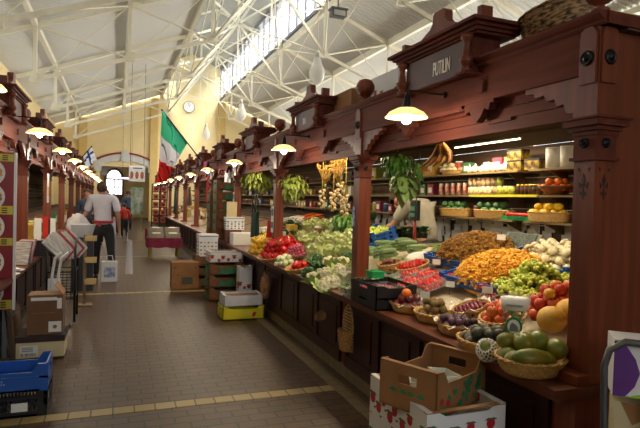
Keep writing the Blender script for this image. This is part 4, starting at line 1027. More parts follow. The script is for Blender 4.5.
# ================================================================== second stall: cauliflower, lettuce, peppers
kc = Kind(cauli()); kb_ = Kind(cauli(.075, BROC, 4)); kl = Kind(lettuce(.105, mat('pale fennel green', '#aebb6c', '#d5dba6', .5, 9))); kf = Kind(lettuce(.09, LEAFD, 5, 'kale_head')); 
q = random.Random(11)
for i, (px, py) in enumerate([(322, 291), (333, 288), (344, 284), (314, 284), (325, 279), (337, 275), (330, 267), (343, 268)]):
    p = D(px, py); kc.put(p, 'white cauliflower on the front ledge just beyond the carved post', 'cauliflowers at the front', rz=rr(), ry=-.5, rx=q.uniform(-.3, .3))
for i, (px, py) in enumerate([(309, 277), (316, 271), (308, 268), (346, 262), (318, 263)]): kb_.put(D(px, py), 'dark green broccoli head beside the cauliflowers', 'broccoli heads', rz=rr(), ry=-.4)
n = 0
for row, (yy, x0, x1) in enumerate(((258, 312, 350), (251, 306, 350), (243, 303, 350), (235, 308, 352), (228, 315, 352))):
    k_ = 5
    for i in range(k_):
        kl.put(D(x0 + (x1 - x0) * i / (k_ - 1), yy) + Vector((0, 0, .02 + .05 * (row % 2))), 'pale green fennel-like lettuce head in the heap behind the cauliflowers', 'pale lettuce heads', rz=rr(), ry=q.uniform(-.7, 0), s=q.uniform(.9, 1.15))
for i, (px, py) in enumerate([(283, 232), (290, 228), (296, 232), (300, 240), (303, 248), (292, 238), (286, 239), (365, 228), (372, 222), (362, 218)]): kf.put(D(px, py) + Vector((0, 0, .03)), 'dark green leafy kale head between peppers and pale lettuce' if i < 7 else 'dark green leafy kale head behind the carved post', 'kale heads left' if i < 7 else 'kale heads right', rz=rr())
kr = Kind(pepper(PEPR)); ky = Kind(pepper(PEPY)); kt = Kind(ballfruit('tomato', 'tomato', TOM, .034, (1, 1, .85), stem=stem_star))
def on_px(k, c, rx, ry, r, layers, label, group):
    for x, y, z in heap(rx, ry, r, layers): k.put(slope(c, x, y, z), label, group, rz=rr(), rx=q.uniform(-1, 1), ry=q.uniform(-1, 1), s=q.uniform(.9, 1.08))
c = D(283, 256); put_basket(basket(.32, .42, .07, 1.15, WICKL), c + Vector((0, 0, -.015)), 'very wide shallow wicker basket of red peppers and tomatoes').rotation_euler = (0, -TILT, 0)
on_px(kr, c + Vector((.02, .04, .02)), .27, .36, .045, 3, 'red bell pepper in the heap on the second stall', 'red bell peppers')
c = D(268, 252) + Vector((.06, .25, .0)); on_px(ky, c, .26, .42, .045, 3, 'yellow bell pepper in the heap beyond the red ones', 'yellow bell peppers')
c = D(297, 256) + Vector((0, 0, .01)); on_px(Kind(ballfruit('radish', 'radish', PINKV, .02, n=10, k=7)), c, .16, .2, .022, 4, 'pink radish in the heap between red peppers and lettuces', 'pink radishes')
c = D(301, 271); on_px(kt, c, .13, .15, .032, 2, 'small red tomato in the basket left of the cauliflowers', 'small red tomatoes')
put_basket(basket(.17, .19, .06), c, 'round wicker basket of small red tomatoes left of the cauliflowers').rotation_euler = (0, -TILT, 0)
k = Kind(ballfruit('kohlrabi', 'kohlrabi', mat('pale kohlrabi', '#cfd3a0', '#dfe2bd', .5, 10), .035, stem=stem_star))
for x, y, z in heap(.12, .16, .036, 2): k.put(slope(D(284, 265), x, y, z), 'pale green kohlrabi at the front edge below the red peppers', 'kohlrabi', rz=rr())
# carrots and white radishes piled at the back
k = Kind(carrot_like('carrot', 'carrot', CARR, .2, .02)); kw = Kind(carrot_like('white_radish', 'radish', WHITEV, .2, .022))
for i in range(34):
    l = i // 12; k.put(D(311, 222) + Vector((R.uniform(-.1, .1), -.4 + (i % 12) * .075 + l * .04, .06 + l * .035)), 'orange carrot in the pile at the back of the second stall', 'orange carrots', rz=R.uniform(-.3, .3), ry=-TILT)
for i in range(26):
    l = i // 10; kw.put(D(297, 224) + Vector((R.uniform(-.1, .1), -.3 + (i % 10) * .075 + l * .04, .06 + l * .035)), 'white radish piled beyond the carrots on the stall', 'white radishes', rz=R.uniform(-.3, .3), ry=-TILT)
# blue box of yellow-green peppers, herb bank
c = onslope(2.95, 5.75); put_crate(c + Vector((0, 0, .02)), .36, .5, .17, BLUEP, 'blue plastic box of pale green peppers behind the carved post', slots=False)
kp = Kind(pepper(mat('pale green pepper', '#a5b53a', '#c3cf58', .3, 8)))
for x, y, z in heap(.16, .23, .045, 1, True): kp.put(slope(c, x, y, z + .1), 'pale green pepper in the blue box behind the post', 'pale green peppers', rz=rr(), rx=q.uniform(-1, 1))
for i in range(7):
    p = D(388 + i * 6, 238) ; t = empty('parsley_pot', p, 'clump of dark green parsley standing in the row in front of the seller', 'parsley', 'parsley clumps'); l = MB(); qq = random.Random(i)
    for j in range(60):
        a = qq.uniform(0, 6.28); u = qq.uniform(0, .07); l.leaf((u * math.cos(a), u * math.sin(a), qq.uniform(.03, .12)), (math.cos(a), math.sin(a), 1), (0, 0, 1), .05, .04)
    l.build('foliage', LEAFD, t); MB().lathe([(.035, 0), (.05, .06), (.052, .06), (.046, .055), (.03, .005), (0, .005)], (0, 0, 0), 12).build('pot', BLACKP, t)
# clear plastic bag leaning on the cauliflowers
o = MB().ball((0, 0, 0), .1, (1, .9, 1.15), 22, 14, .35, 4, 3).build('plastic_bag', CLEAR, cat='bag', label='knotted clear plastic bag beside the carved post and cauliflowers'); o.location = D(346, 283) + Vector((-.05, -.1, .06))
# garlic and dried bunches hanging in the second stall
def dried_bunch(c, label, m, n, L, seed, top=2.33):
    t = empty('dried_bunch', c, label, 'dried flowers'); qd = random.Random(seed); mb = MB()
    for i in range(n):
        a = qd.uniform(0, 6.28); u = qd.uniform(.1, .5); e = Vector((u * math.cos(a), u * math.sin(a), 1)) * L * qd.uniform(.7, 1)
        mb.tube([(0, 0, 0), e * .6, e + Vector((0, 0, .0))], [.002, .0018, .001], 4); mb.ball(e, .009, (1, 1, 2), 6, 5)
    mb.build('stalks', m, t); MB().tube([(0, 0, .0), (0, 0, top - c[2])], .002, 4).lathe([(.015, -.02), (.018, 0), (.015, .02)], (0, 0, 0), 8).build('tie', STEM, t); return t
STRAW = mat('dry straw', '#b58a3a', '#cfa855', .7, 20)
dried_bunch(atx(338, 184, 2.35), 'fan of golden dried wheat hanging upright beside the post', STRAW, 50, .3, 1)
dried_bunch(atx(325, 186, 2.35), 'tangled golden dried grass hanging left of the wheat', STRAW, 40, .26, 2)
for j, (px, py) in enumerate(((340, 192), (333, 200), (345, 205), (322, 198))):
    c = atx(px, py, 2.35 + .05 * j); t = empty('garlic_braid', c, 'hanging braid of pale garlic bulbs, %s of four beside the post' % NTH[j], 'garlic'); mb = MB()
    for i in range(12): a = i * 2.4; mb.ball((.03 * math.cos(a), .03 * math.sin(a), .1 - i * .02), .022, (1, 1, .95), 10, 8, .15, 4, i)
    mb.build('bulbs', mat('garlic skin', '#d8c49a', '#c4a97c', .7, 20), t); MB().tube([(0, 0, .08), (.003, 0, .25), (0, 0, 2.33 - c.z)], .006, 5).build('braid', STRAW, t)
for j, (px, py, x, l) in enumerate(((294, 185, 2.25, 'trailing green plant in a white pot hanging from chains in the second stall'), (253, 178, 2.3, 'hanging green plant with white pot in the third stall, nearer one'), (262, 182, 2.7, 'hanging bushy green plant in the third stall, farther inside'), (346, 221, 2.9, 'leafy green bush behind the carved post on the second stall'))):
    hanging_plant('hanging_plant', atx(px, py, x), .2, .17, 240, .1, .045, mat('yellow green leaf', '#8b9a3a', '#a9b556', .5, 12) if j < 3 else LEAF, l, 'plant', 2.35 if j < 3 else None, 5 + j, pot=j < 3)
#@@AISLE
# ================================================================== PEOPLE
def skin_mesh(name, pts, edges, m, parent, sub=2, extra=None):
    me = bpy.data.meshes.new(name); me.from_pydata([p[0] for p in pts], edges, [])
    o = bpy.data.objects.new(name, me); col.objects.link(o)
    o.modifiers.new('skin', 'SKIN').use_smooth_shade = True
    for i, v in enumerate(me.skin_vertices[0].data):
        r = pts[i][1]; v.radius = r if isinstance(r, tuple) else (r, r); v.use_root = (i == 0)
    md = o.modifiers.new('sub', 'SUBSURF'); md.levels = sub; md.render_levels = sub
    me2 = bpy.data.meshes.new_from_object(o.evaluated_get(bpy.context.evaluated_depsgraph_get()))
    bpy.data.objects.remove(o)
    mb = MB(); mb.add([v.co for v in me2.vertices], [list(p.vertices) for p in me2.polygons], True)
    if extra: extra(mb)
    return mb.build(name, m, parent)
def hand_pts(P, E, wi, wrist, d, side, curl):
    """palm and five bent fingers added to the skeleton"""
    d = Vector(d).normalized(); s = Vector(side).normalized(); n = d.cross(s)
    P.append((Vector(wrist) + d * .05, (.024, .036))); pi = len(P) - 1; E.append((wi, pi))
    P.append((Vector(wrist) + d * .085, (.016, .034))); pj = len(P) - 1; E.append((pi, pj))
    for k, (o_, L) in enumerate(((-.028, .062), (-.009, .072), (.01, .068), (.028, .052))):
        b = Vector(wrist) + d * .095 + s * o_; P.append((b, .009)); a = len(P) - 1; E.append((pj, a))
        P.append((b + d * L * .5 + n * curl * .012, .009)); E.append((a, a + 1)); P.append((b + d * L * .85 + n * curl * .035, .0075)); E.append((a + 1, a + 2))
    b = Vector(wrist) + d * .045 - s * .035; P.append((b, .011)); a = len(P) - 1; E.append((pi, a)); P.append((b + d * .035 - s * .015 + n * curl * .01, .009)); E.append((a, a + 1))
def person(loc, rz, H, shirt, trous, hairm, label, J, shoe=None, belt=None, group=None, long_sleeve=False, hair_long=False):
    """J: joint positions in a 1.75 m frame, facing +y"""
    t = empty('person', loc, label, 'person', group, rz); t.scale = (H / 1.75,) * 3
    V = Vector; g = lambda k: V(J[k])
    P = [(g('pelvis'), (.11, .09)), (g('waist'), (.1, .08)), (g('chest'), (.12, .09)), (g('neck'), .052), (g('head'), (.074, .088)), (g('crown'), (.07, .08))]
    E = [(0, 1), (1, 2), (2, 3), (3, 4), (4, 5)]
    def chain(root, ks, rs):
        a = root
        for k_, r in zip(ks, rs): P.append((g(k_), r)); E.append((a, len(P) - 1)); a = len(P) - 1
        return a
    for s_ in 'LR':
        chain(0, ['hip' + s_, 'knee' + s_, 'ankle' + s_, 'toe' + s_], [.082, .055, .036, .03])
        w_ = chain(2, ['sho' + s_, 'elb' + s_, 'wri' + s_], [.056, .04, .026])
        d = g('wri' + s_) - g('elb' + s_); hand_pts(P, E, w_, g('wri' + s_), d, (0, 1, .2) if abs(d.normalized().y) < .7 else (1, 0, 0), -1 if s_ == 'L' else 1)
    hd = g('head'); cr = g('crown'); up = (cr - hd).normalized(); fw = V(J.get('face', (0, 1, 0))).normalized(); rt = fw.cross(up).normalized()
    def feats(mb):
        mb.tube([hd + fw * .088 + up * .035, hd + fw * .106 + up * .0, hd + fw * .088 - up * .008], [.008, .014, .01], 8)
        for k_ in (-1, 1): mb.ball(hd + rt * .078 * k_ + up * .01, .022, (.45, .9, 1.3), 8, 6)
    skin_mesh('body', P, E, SKIN, t, 2, feats)
    for k_ in (-1, 1): MB().ball(hd + rt * .03 * k_ + fw * .086 + up * .035, .011, (1, 1, .8), 8, 6).build('eye', BLACKP, t)
    MB().tube([hd + fw * .088 - rt * .022 - up * .03, hd + fw * .094 - up * .033, hd + fw * .088 + rt * .022 - up * .03], .005, 6).build('mouth', mat('lips', '#8a4a40'), t)
    # hair: a cap over crown and back
    M = Matrix((rt, fw, up)).transposed(); mb = MB(); vs = []; n, k = 20, 10
    for i in range(k + 1):
        th = (PI * (.78 if hair_long else .7)) * i / k
        for j in range(n):
            ph = 2 * PI * j / n; fr = math.sin(ph); tt = th * (.62 if fr > .3 else 1)
            r = .1 * (1 + .05 * noise.noise(V((math.cos(ph) * 3, math.sin(ph) * 3, th * 3))))
            vs.append(hd + up * .045 + M @ V((math.sin(tt) * math.cos(ph) * r * .86, math.sin(tt) * math.sin(ph) * r * 1.02 - .006, math.cos(tt) * r * 1.02)))
    fs = [(i * n + j, i * n + (j + 1) % n, (i + 1) * n + (j + 1) % n, (i + 1) * n + j) for i in range(k) for j in range(n)]
    mb.add(vs, fs, True).build('hair', hairm, t)
    # shirt
    P = [(g('waist') + V((0, -.02, -.2)), (.165, .135)), (g('waist'), (.145, .115)), (g('chest'), (.18, .135)), ((g('chest') * .5 + g('neck') * .5), (.12, .105)), ((g('chest') * .12 + g('neck') * .88), (.066, .066))]; E = [(0, 1), (1, 2), (2, 3), (3, 4)]
    for s_ in 'LR':
        a = g('sho' + s_); b = g('elb' + s_); P += [(a, .084), (a.lerp(b, .5), .068), (a.lerp(b, .84), .064)]; q_ = len(P); E += [(3, q_ - 3), (q_ - 3, q_ - 2), (q_ - 2, q_ - 1)]
        if long_sleeve: P += [(b, .05), (g('wri' + s_), .036)]; E += [(q_ - 1, q_), (q_, q_ + 1)]
    skin_mesh('shirt', P, E, shirt, t)
    P = [(g('pelvis') + V((0, 0, .09)), (.15, .12)), (g('pelvis'), (.15, .125))]; E = [(0, 1)]
    for s_ in 'LR':
        P += [(g('hip' + s_) + V((0, 0, -.04)), .097), (g('hip' + s_).lerp(g('knee' + s_), .5), .086), (g('knee' + s_), .07), (g('knee' + s_).lerp(g('ankle' + s_), .5), .062), (g('ankle' + s_) + V((0, 0, -.02)), .056)]
        q_ = len(P); E += [(1, q_ - 5)] + [(q_ - 5 + i, q_ - 4 + i) for i in range(4)]
    skin_mesh('trousers', P, E, trous, t)
    for s_ in 'LR':
        a = g('ankle' + s_); b = g('toe' + s_); d = (b - a); d.z = 0; d.normalize()
        P = [(V((a.x, a.y, .045)) - d * .05, .04), (V((a.x, a.y, .045)) + d * .05, .045), (V((a.x, a.y, .035)) + d * .15, .032)]
        skin_mesh('shoe', P, [(0, 1), (1, 2)], shoe or BLACKP, t)
    if belt:
        w_ = g('pelvis') + V((0, 0, .07)); MB().lathe([(.172, -.02), (.174, .02), (.16, .02), (.16, -.02)], w_, 24, None, True, 1, .84).build('belt', belt, t)
    return t
ST = dict(pelvis=(0, 0, .95), waist=(0, 0, 1.1), chest=(0, 0, 1.32), neck=(0, 0, 1.49), head=(0, .01, 1.6), crown=(0, .0, 1.67), hipL=(-.1, 0, .88), hipR=(.1, 0, .88), kneeL=(-.11, .02, .5), kneeR=(.11, .02, .5),
          ankleL=(-.12, -.02, .09), ankleR=(.12, -.02, .09), toeL=(-.13, .12, .03), toeR=(.13, .12, .03), shoL=(-.18, 0, 1.4), shoR=(.18, 0, 1.4), elbL=(-.24, -.03, 1.13), elbR=(.24, -.03, 1.13), wriL=(-.26, .06, .88), wriR=(.26, .06, .88))
HAIRD = mat('dark brown hair', '#38251a', '#4d3526', .6, 30, (6, 6, 1)); SHW = mat('white shirt cloth', '#dcd9e6', '#e6e4ee', .8, 9, bump=.3); TRK = mat('black trousers', '#1b1e20', '#24282a', .8, 12, bump=.3)
J = dict(ST); J.update(kneeL=(-.1, .05, .5), ankleL=(-.1, .08, .09), toeL=(-.1, .22, .03), kneeR=(.14, -.02, .5), ankleR=(.18, -.08, .09), toeR=(.21, .06, .03), hipR=(.11, 0, .88), hipL=(-.1, 0, .88), shoL=(-.19, 0, 1.42), shoR=(.19, 0, 1.42), elbL=(-.28, .05, 1.14), wriL=(-.33, .26, 1.08), elbR=(.25, -.05, 1.13), wriR=(.27, .03, .88), neck=(0, .03, 1.47), head=(-.02, .05, 1.57), crown=(-.03, .05, 1.65), chest=(-.01, .03, 1.32), waist=(0, .01, 1.1))
man = person((-.23, 10.35, 0), 0, 1.82, SHW, TRK, HAIRD, 'man in white shirt, red belt and black trousers standing in the aisle, back turned', J, belt=RED, hair_long=True)
o = MB().prism([(-.02, 0), (.05, .0), (.03, -.09), (-.03, -.07)], (0, 0, 0), (1, 0, 0), (0, 0, 1), (0, .006, 0)).build('belt_tie', RED, man); o.location = (-.06, -.155, 1.03)
# seller bending over behind the display
J = dict(ST); J.update(chest=(-.02, .13, 1.32), neck=(-.04, .27, 1.42), head=(-.07, .38, 1.43), crown=(-.08, .44, 1.46), face=(0, .6, -.8), waist=(0, .04, 1.13), shoL=(-.2, .17, 1.37), shoR=(.18, .17, 1.37), elbL=(-.26, .3, 1.14), elbR=(.24, .3, 1.14), wriL=(-.2, .5, 1.1), wriR=(.16, .5, 1.1))
person((3.6, 5.6, 0), .3, 1.95, mat('grey beige shirt', '#8d877a', '#9c968a', .85, 8, bump=.3), TRK, HAIRD, 'seller in a grey-beige shirt bending forward behind the vegetable display', J)
JK = mat('dark jacket', '#23262e', '#2d3140', .8, 10); JB = mat('blue grey jacket', '#3c4a60', '#4a5a73', .8, 10); JR = mat('orange vest', '#d2461a', '#c2380f', .7, 10)
for (px, y, sh, lab, H) in ((106, 17.5, JK, 'distant person in dark jacket just right of the man in white shirt', 1.72), (87, 15.0, JB, 'distant person in blue-grey jacket by the left stalls', 1.7), (128, 25, JB, 'distant person in blue-grey jacket near the far end of the aisle', 1.78), (120, 22, JR, 'distant person in an orange vest beyond the man in white shirt', 1.3), (125, 20.5, mat('red jacket', '#b3241c', '#c4331f', .7), 'distant small person in a red jacket right of the orange vest', 1.25)):
    p = aty(px, 200, y); person((p.x, y, 0), .2 if px > 120 else 2.9, H, sh, TRK, HAIRD, lab, ST, long_sleeve=True)
# ================================================================== AISLE: RIGHT SIDE
KW = Kind(white_fruit_box(.44, .57, .2, 4, 3))
for i, z in enumerate((0, .2, .4)): KW.put((1.545, 2.31, z + .003), 'white fruit box printed with red strawberries, %s of the stack at the front' % ('bottom', 'middle', 'top')[i], 'strawberry printed boxes at the front')
# brown tray with punnets on top
t = empty('cardboard_tray', (1.53, 2.29, .55), 'open brown cardboard fruit tray on top of the strawberry boxes', 'box', rz=.43)
mb = tray_mb(.47, .33, .22, .007, True, .28)
mb.m = 1
q = random.Random(4)
for i in range(26):
    x = q.uniform(-.21, .2); z = q.uniform(.015, .12) * (1 + .6 * (x + .2)); k_ = q.uniform(.012, .03)
    mb.prism([(k_ * math.cos(j * .9) * (1.2 if j % 2 else .7), k_ * math.sin(j * .9)) for j in range(7)], (x, -.165, z), (1, 0, 0), (0, 0, 1), (0, -.0015, 0))
    if i % 8 == 0: mb.m = 2; mb.prism([(.018 * math.cos(j * .8), .018 * math.sin(j * .8)) for j in range(8)], (x, -.1665, z), (1, 0, 0), (0, 0, 1), (0, -.0015, 0)); mb.m = 1
for dx, dz in ((-.05, .09), (.05, .09)):
    for s_ in (-1, 1): mb.prism([(0, 0), (s_ * .03, .014), (s_ * .055, -.002), (s_ * .03, -.012)], (-.235, dx, dz), (0, 1, 0), (0, 0, 1), (-.0015, 0, 0))
mb.build('tray_body', [CARD, CARDG, RED], t)
KQ = Kind(lambda: punnet(.15, .11, .07, 'clear_punnet', clear('cloudy plastic', '#e8efe6', .4, .2))())
for i, (x, y, rx_, l) in enumerate(((.08, .02, .5, 'right'), (-.06, .03, -.1, 'left'), (.0, -.06, .15, 'front'))):
    v = Matrix.Rotation(.43, 3, 'Z') @ Vector((x, y, 0)); KQ.put((1.53 + v.x, 2.29 + v.y, .565 + i * .035), 'empty clear punnet lying in the brown tray, %s one' % l, 'empty punnets', rz=.6 + i * .5, rx=rx_)
# small boxes in the aisle farther back
CRG = mat('brown crate card', '#67472a', '#735133', .85, 8)
def banana_crate(w=.48, d=.4, h=.19):
    def f():
        t = empty('cardboard_crate', (0, 0, 0), None, 'crate'); mb = tray_mb(w, d, h, .008, True, .22)
        mb.m = 1
        for (o_, u, L, n_) in (((-w / 2, -d / 2, 0), (1, 0, 0), w, (0, -1, 0)), ((-w / 2, -d / 2, 0), (0, 1, 0), d, (-1, 0, 0))):
            mb.prism([(L * .3, h * .08), (L * .95, h * .08), (L * .95, h * .5), (L * .7, h * .62), (L * .5, h * .5), (L * .34, h * .55)], Vector(o_), u, (0, 0, 1), Vector(n_) * .0015)
        mb.m = 2; mb.prism([(w * .12, h * .2), (w * .2, h * .2), (w * .22, h * .35), (w * .14, h * .4)], (-w / 2, -d / 2, 0), (1, 0, 0), (0, 0, 1), (0, -.0015, 0))
        mb.build('tray_body', [CRG, CARDG, RED], t)
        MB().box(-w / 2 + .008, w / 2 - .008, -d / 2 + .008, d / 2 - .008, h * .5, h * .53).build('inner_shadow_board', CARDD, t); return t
    return f
kb_c = Kind(banana_crate())
for i in range(3): kb_c.put((1.56, 8.2, .002 + i * .19), 'green-printed brown cardboard crate, %s of the three-crate aisle stack' % ('bottom', 'middle', 'top')[i], 'aisle stack of brown crates')
o = white_fruit_box(.5, .4, .16, 3, 8)(); o.location = (1.57, 8.18, .575); tag(o, 'white printed fruit tray on top of the three brown crates', 'box')
for i in range(3): kb_c.put((1.5, 9.42, .002 + i * .19), 'green-printed brown crate behind the three-crate stack, %s one' % ('bottom', 'middle', 'top')[i], 'second aisle stack of crates', s=.92)
# white dotted box on it
def dotted(w, d, h, name='white_box', bm_=None):
    t = empty(name, (0, 0, 0), None, 'box'); mb = MB(); mb.box(-w / 2, w / 2, -d / 2, d / 2, 0, h * .86); mb.box(-w / 2 - .006, w / 2 + .006, -d / 2 - .006, d / 2 + .006, h * .8, h * .86)
    mb.m = 1
    for i in range(5):
        for j in range(4):
            a = .026 if (i + j) % 2 else .018
            x = -w / 2 + w * (i + .5) / 5; z = h * (.12 + .17 * j); mb.box(x - a * .6, x + a * .6, -d / 2 - .002, -d / 2, z - a * .4, z + a * .4)
            y = -d / 2 + d * (i + .5) / 5; mb.box(-w / 2 - .002, -w / 2, y - a * .6, y + a * .6, z - a * .4, z + a * .4)
    mb.build('box_body', [CARDW, BLACKP], t); m2 = MB(); m2.box(-w / 2 - .008, w / 2 + .008, -d / 2 - .008, d / 2 + .008, h * .86, h)
    m2.m = 1; m2.box(-w / 2, w / 2, -d / 2 - .01, -d / 2 - .008, h * .89, h * .93); m2.build('lid', [CARDW, BLUEP], t); return t
o = dotted(.32, .3, .38); o.location = (1.5, 9.4, .53); tag(o, 'tall white spotted carton with blue lid line on the rear crate stack')
# standing floral box
o = white_fruit_box(.2, .16, .56, 3, 12, 'fruit_box')(); o.location = (1.77, 7.62, .002); tag(o, 'white carton with red flower print standing on end against the counter')
# white tray on the yellow crate
YB = tray_mb(.54, .36, .17, .012, True, .2, False); YB.m = 1; YB.prism([(.0, .03), (.03, .04), (.045, .09), (.015, .1), (-.01, .07)], (.12, -.18, 0), (1, 0, 0), (0, 0, 1), (0, -.002, 0)); YB.m = 0
YB = YB.build('plastic_crate', [YELP, RED], cat='crate', label='bright yellow plastic crate on the floor in the aisle'); YB.location = (1.54, 6.8, .003)
t = empty('cardboard_tray', (1.54, 6.8, .175), 'white grey open carton tray on the yellow crate', 'box'); tray_mb(.5, .33, .14, .006, False, .05).build('tray_body', mat('grey white card', '#b9bac2', '#c6c7cd', .7, 6), t); MB().box(-.24, .24, -.155, .155, .1, .11).build('liner', CARDD, t)
# brown moving box
t = empty('cardboard_box', (1.1, 9.25, .002), 'closed brown cardboard box with a dark print standing in the aisle', 'box')
mb = MB(); mb.box(-.22, .22, -.17, .17, 0, .44); mb.m = 1; mb.box(-.06, .12, -.172, -.17, .08, .2); 
for x, z in ((-.17, .1), (-.17, .36), (.17, .36), (-.12, .24)): mb.box(x - .012, x + .012, -.172, -.17, z - .012, z + .012)
mb.build('box_body', [CARD, mat('faded print', '#4d4a3e')], t); MB().box(-.222, .0, -.172, .172, .44, .446).box(.004, .222, -.172, .172, .44, .446).build('top_flap', CARD, t)
# table with magenta cloth and produce boxes
t = empty('display_table', (1.14, 14.0, 0), 'low table with yellow legs and a magenta cloth down the aisle', 'table')
MB().box(-.4, .4, -.3, .3, .46, .5).build('table_top', SHELF, t)
for sx in (-1, 1):
    for sy in (-1, 1): MB().box(sx * .34 - .03, sx * .34 + .03, sy * .24 - .03, sy * .24 + .03, 0, .46).build('leg', mat('yellow painted wood', '#a08c34', None, .5), t)
mb = MB(); n = 60; vs = []
for i in range(n):
    a = i / n * 4; k_ = int(a); f_ = a - k_; cs = [(-.42, -.32), (.42, -.32), (.42, .32), (-.42, .32), (-.42, -.32)]; x = cs[k_][0] + (cs[k_ + 1][0] - cs[k_][0]) * f_; y = cs[k_][1] + (cs[k_ + 1][1] - cs[k_][1]) * f_
    vs += [(x, y, .505), (x * (1.02 + .02 * math.sin(i * 1.3)), y * (1.03 + .02 * math.sin(i * 1.3)), .27 + .01 * math.sin(i))]
mb.add(vs, [(2 * i, 2 * ((i + 1) % n), 2 * ((i + 1) % n) + 1, 2 * i + 1) for i in range(n)], True); mb.box(-.42, .42, -.32, .32, .5, .508)
mb.build('tablecloth', mat('magenta cloth', '#7d2440', '#8f2c4b', .9, 9), None, (1.14, 14.0, 0), label='magenta cloth hanging over the edge of the low aisle table', cat='tablecloth')
kx = Kind(lambda: (lambda t: (tray_mb(.36, .26, .12, .006, False, .1, False).build('tray_body', mat('pale grey card', '#9d9488', '#aba294', .7, 6), t), MB().ball((0, 0, .07), 1, (.15, .1, .06), 16, 8, .3, 6).build('contents', WHITEV, t), t)[-1])(empty('produce_box', (0, 0, 0), None, 'box')))
for i, (x, y, z) in enumerate(((-.2, -.14, 0), (.2, -.14, 0), (-.2, .16, 0), (.2, .16, 0), (.2, .16, .125), (-.2, .16, .125))): kx.put((1.14 + x, 14.0 + y, .51 + z), 'pale open produce box on the magenta cloth, %s' % ('front left', 'front right', 'lower back left', 'lower back right', 'upper back right', 'upper back left')[i], 'pale boxes on the cloth table')
# crates piled on the ledge of the fourth stall
for i in range(6): kb_c.put((2.02, 10.35, .757 + i * .19), 'brown and green crate in the tall stack on the right ledge, %s from the bottom' % NTH[i], 'tall stack of crates on the ledge', s=1.0)
for i in range(5): kb_c.put((2.0, 10.95, .757 + i * .19), 'pale-edged crate in the farther tall ledge stack, %s from the bottom' % NTH[i], 'farther tall stack on the ledge')
# perforated white box, beige board, tote bags near the third post
o = dotted(.32, .2, .22); o.location = (1.95, 9.3, 1.0); tag(o, 'wide white perforated box leaning at the back of the third stall ledge'); MB().box(1.8, 2.06, 9.21, 9.39, .757, 1.0).build('wooden_block', WOODL, cat='block', label='wooden block carrying the wide perforated box')
MB().box(-.09, .09, -.02, .0, 0, .27).build('menu_board', mat('beige board', '#b5a57e', '#c2b38d', .7, 5), None, (1.9, 9.3, 1.22), cat='board', label='small beige board standing on the perforated box')
def cloth_hang(name, cat, c, w, h, m, label, seed=0, fold=.03, axis='y', thick=.02, group=None):
    mb = MB(); nx, nz = 14, 10; vs = []
    for sd in (0, 1):
        for i in range(nz + 1):
            for j in range(nx + 1):
                u = j / nx - .5; v = i / nz; ww = w * (1 - .25 * math.sin(PI * min(1, v * 1.4)) * .5 + .1 * v)
                off = fold * math.sin(u * 17 + seed) * (.3 + v) + (thick if sd else 0); z = -h * v - .03 * h * math.cos(u * 9 + seed) * v
                vs.append((off, u * ww, z) if axis == 'y' else (u * ww, off, z))
    K1 = (nx + 1) * (nz + 1)
    fs = [(s_ * K1 + i * (nx + 1) + j, s_ * K1 + i * (nx + 1) + j + 1, s_ * K1 + (i + 1) * (nx + 1) + j + 1, s_ * K1 + (i + 1) * (nx + 1) + j) for s_ in (0, 1) for i in range(nz) for j in range(nx)]
    for i in range(nz): a = i * (nx + 1); b = a + nx + 1; fs += [(a, b, b + K1, a + K1), (a + nx, b + nx, b + nx + K1, a + nx + K1)]
    o = mb.add(vs, fs, True).build(name, m, cat=cat, label=label); o.location = c
    if group: o['group'] = group
    return o
GRNB = mat('dark green cloth', '#16302a', '#1e3d34', .85, 8); REDC = mat('red cloth', '#b81f1c', '#c92c22', .8, 8)
t = empty('tote_bag', (1.98, 8.0, 1.45), 'dark green tote bag hanging from the third stall frame', 'bag'); o = cloth_hang('bag_body', None, (0, 0, -.1), .34, .4, GRNB, None, 1, .012, 'y', .05); o.parent = t
for s_ in (0, .04): MB().tube([(s_, -.1, -.1), (s_, -.07, .1), (s_, 0, .17), (s_, .07, .1), (s_, .1, -.1)], .009, 6).build('handle', GRNB, t)
o = cloth_hang('red_bag', 'bag', (2.05, 7.35, 1.25), .16, .24, REDC, 'bright red bag hanging just beyond the second carved post', 2, .015)
cloth_hang('red_scarf', 'scarf', (1.97, 12.5, 2.05), .16, .6, REDC, 'bright red cloth hanging from the frieze farther down the right side', 3, .02)
cloth_hang('pink_cloth', 'cloth', (1.94, 12.75, 2.4), .4, .22, mat('pink cloth', '#c45a7a', '#d06a88', .8, 8), 'pink cloth draped over the frieze above the red cloth', 4, .02)
cloth_hang('apron', 'apron', (1.95, 19.6, 1.9), .5, .95, GRNB, 'long dark green apron hanging in the distance on the right', 5, .03)
cloth_hang('hanging_bags', 'bag', (1.96, 15.9, 1.85), .7, .55, mat('brown hide', '#5c3d28', '#6e4a32', .8, 8), 'brown hide hanging in the open front of a distant right stall', 6, .05)
cloth_hang('plastic_bags', 'bag', (2.05, 10.6, 2.1), .45, .42, clear('white film', '#eeeef2', .6, .3), 'cluster of white plastic bags hanging above the tall crate stack', 7, .04)
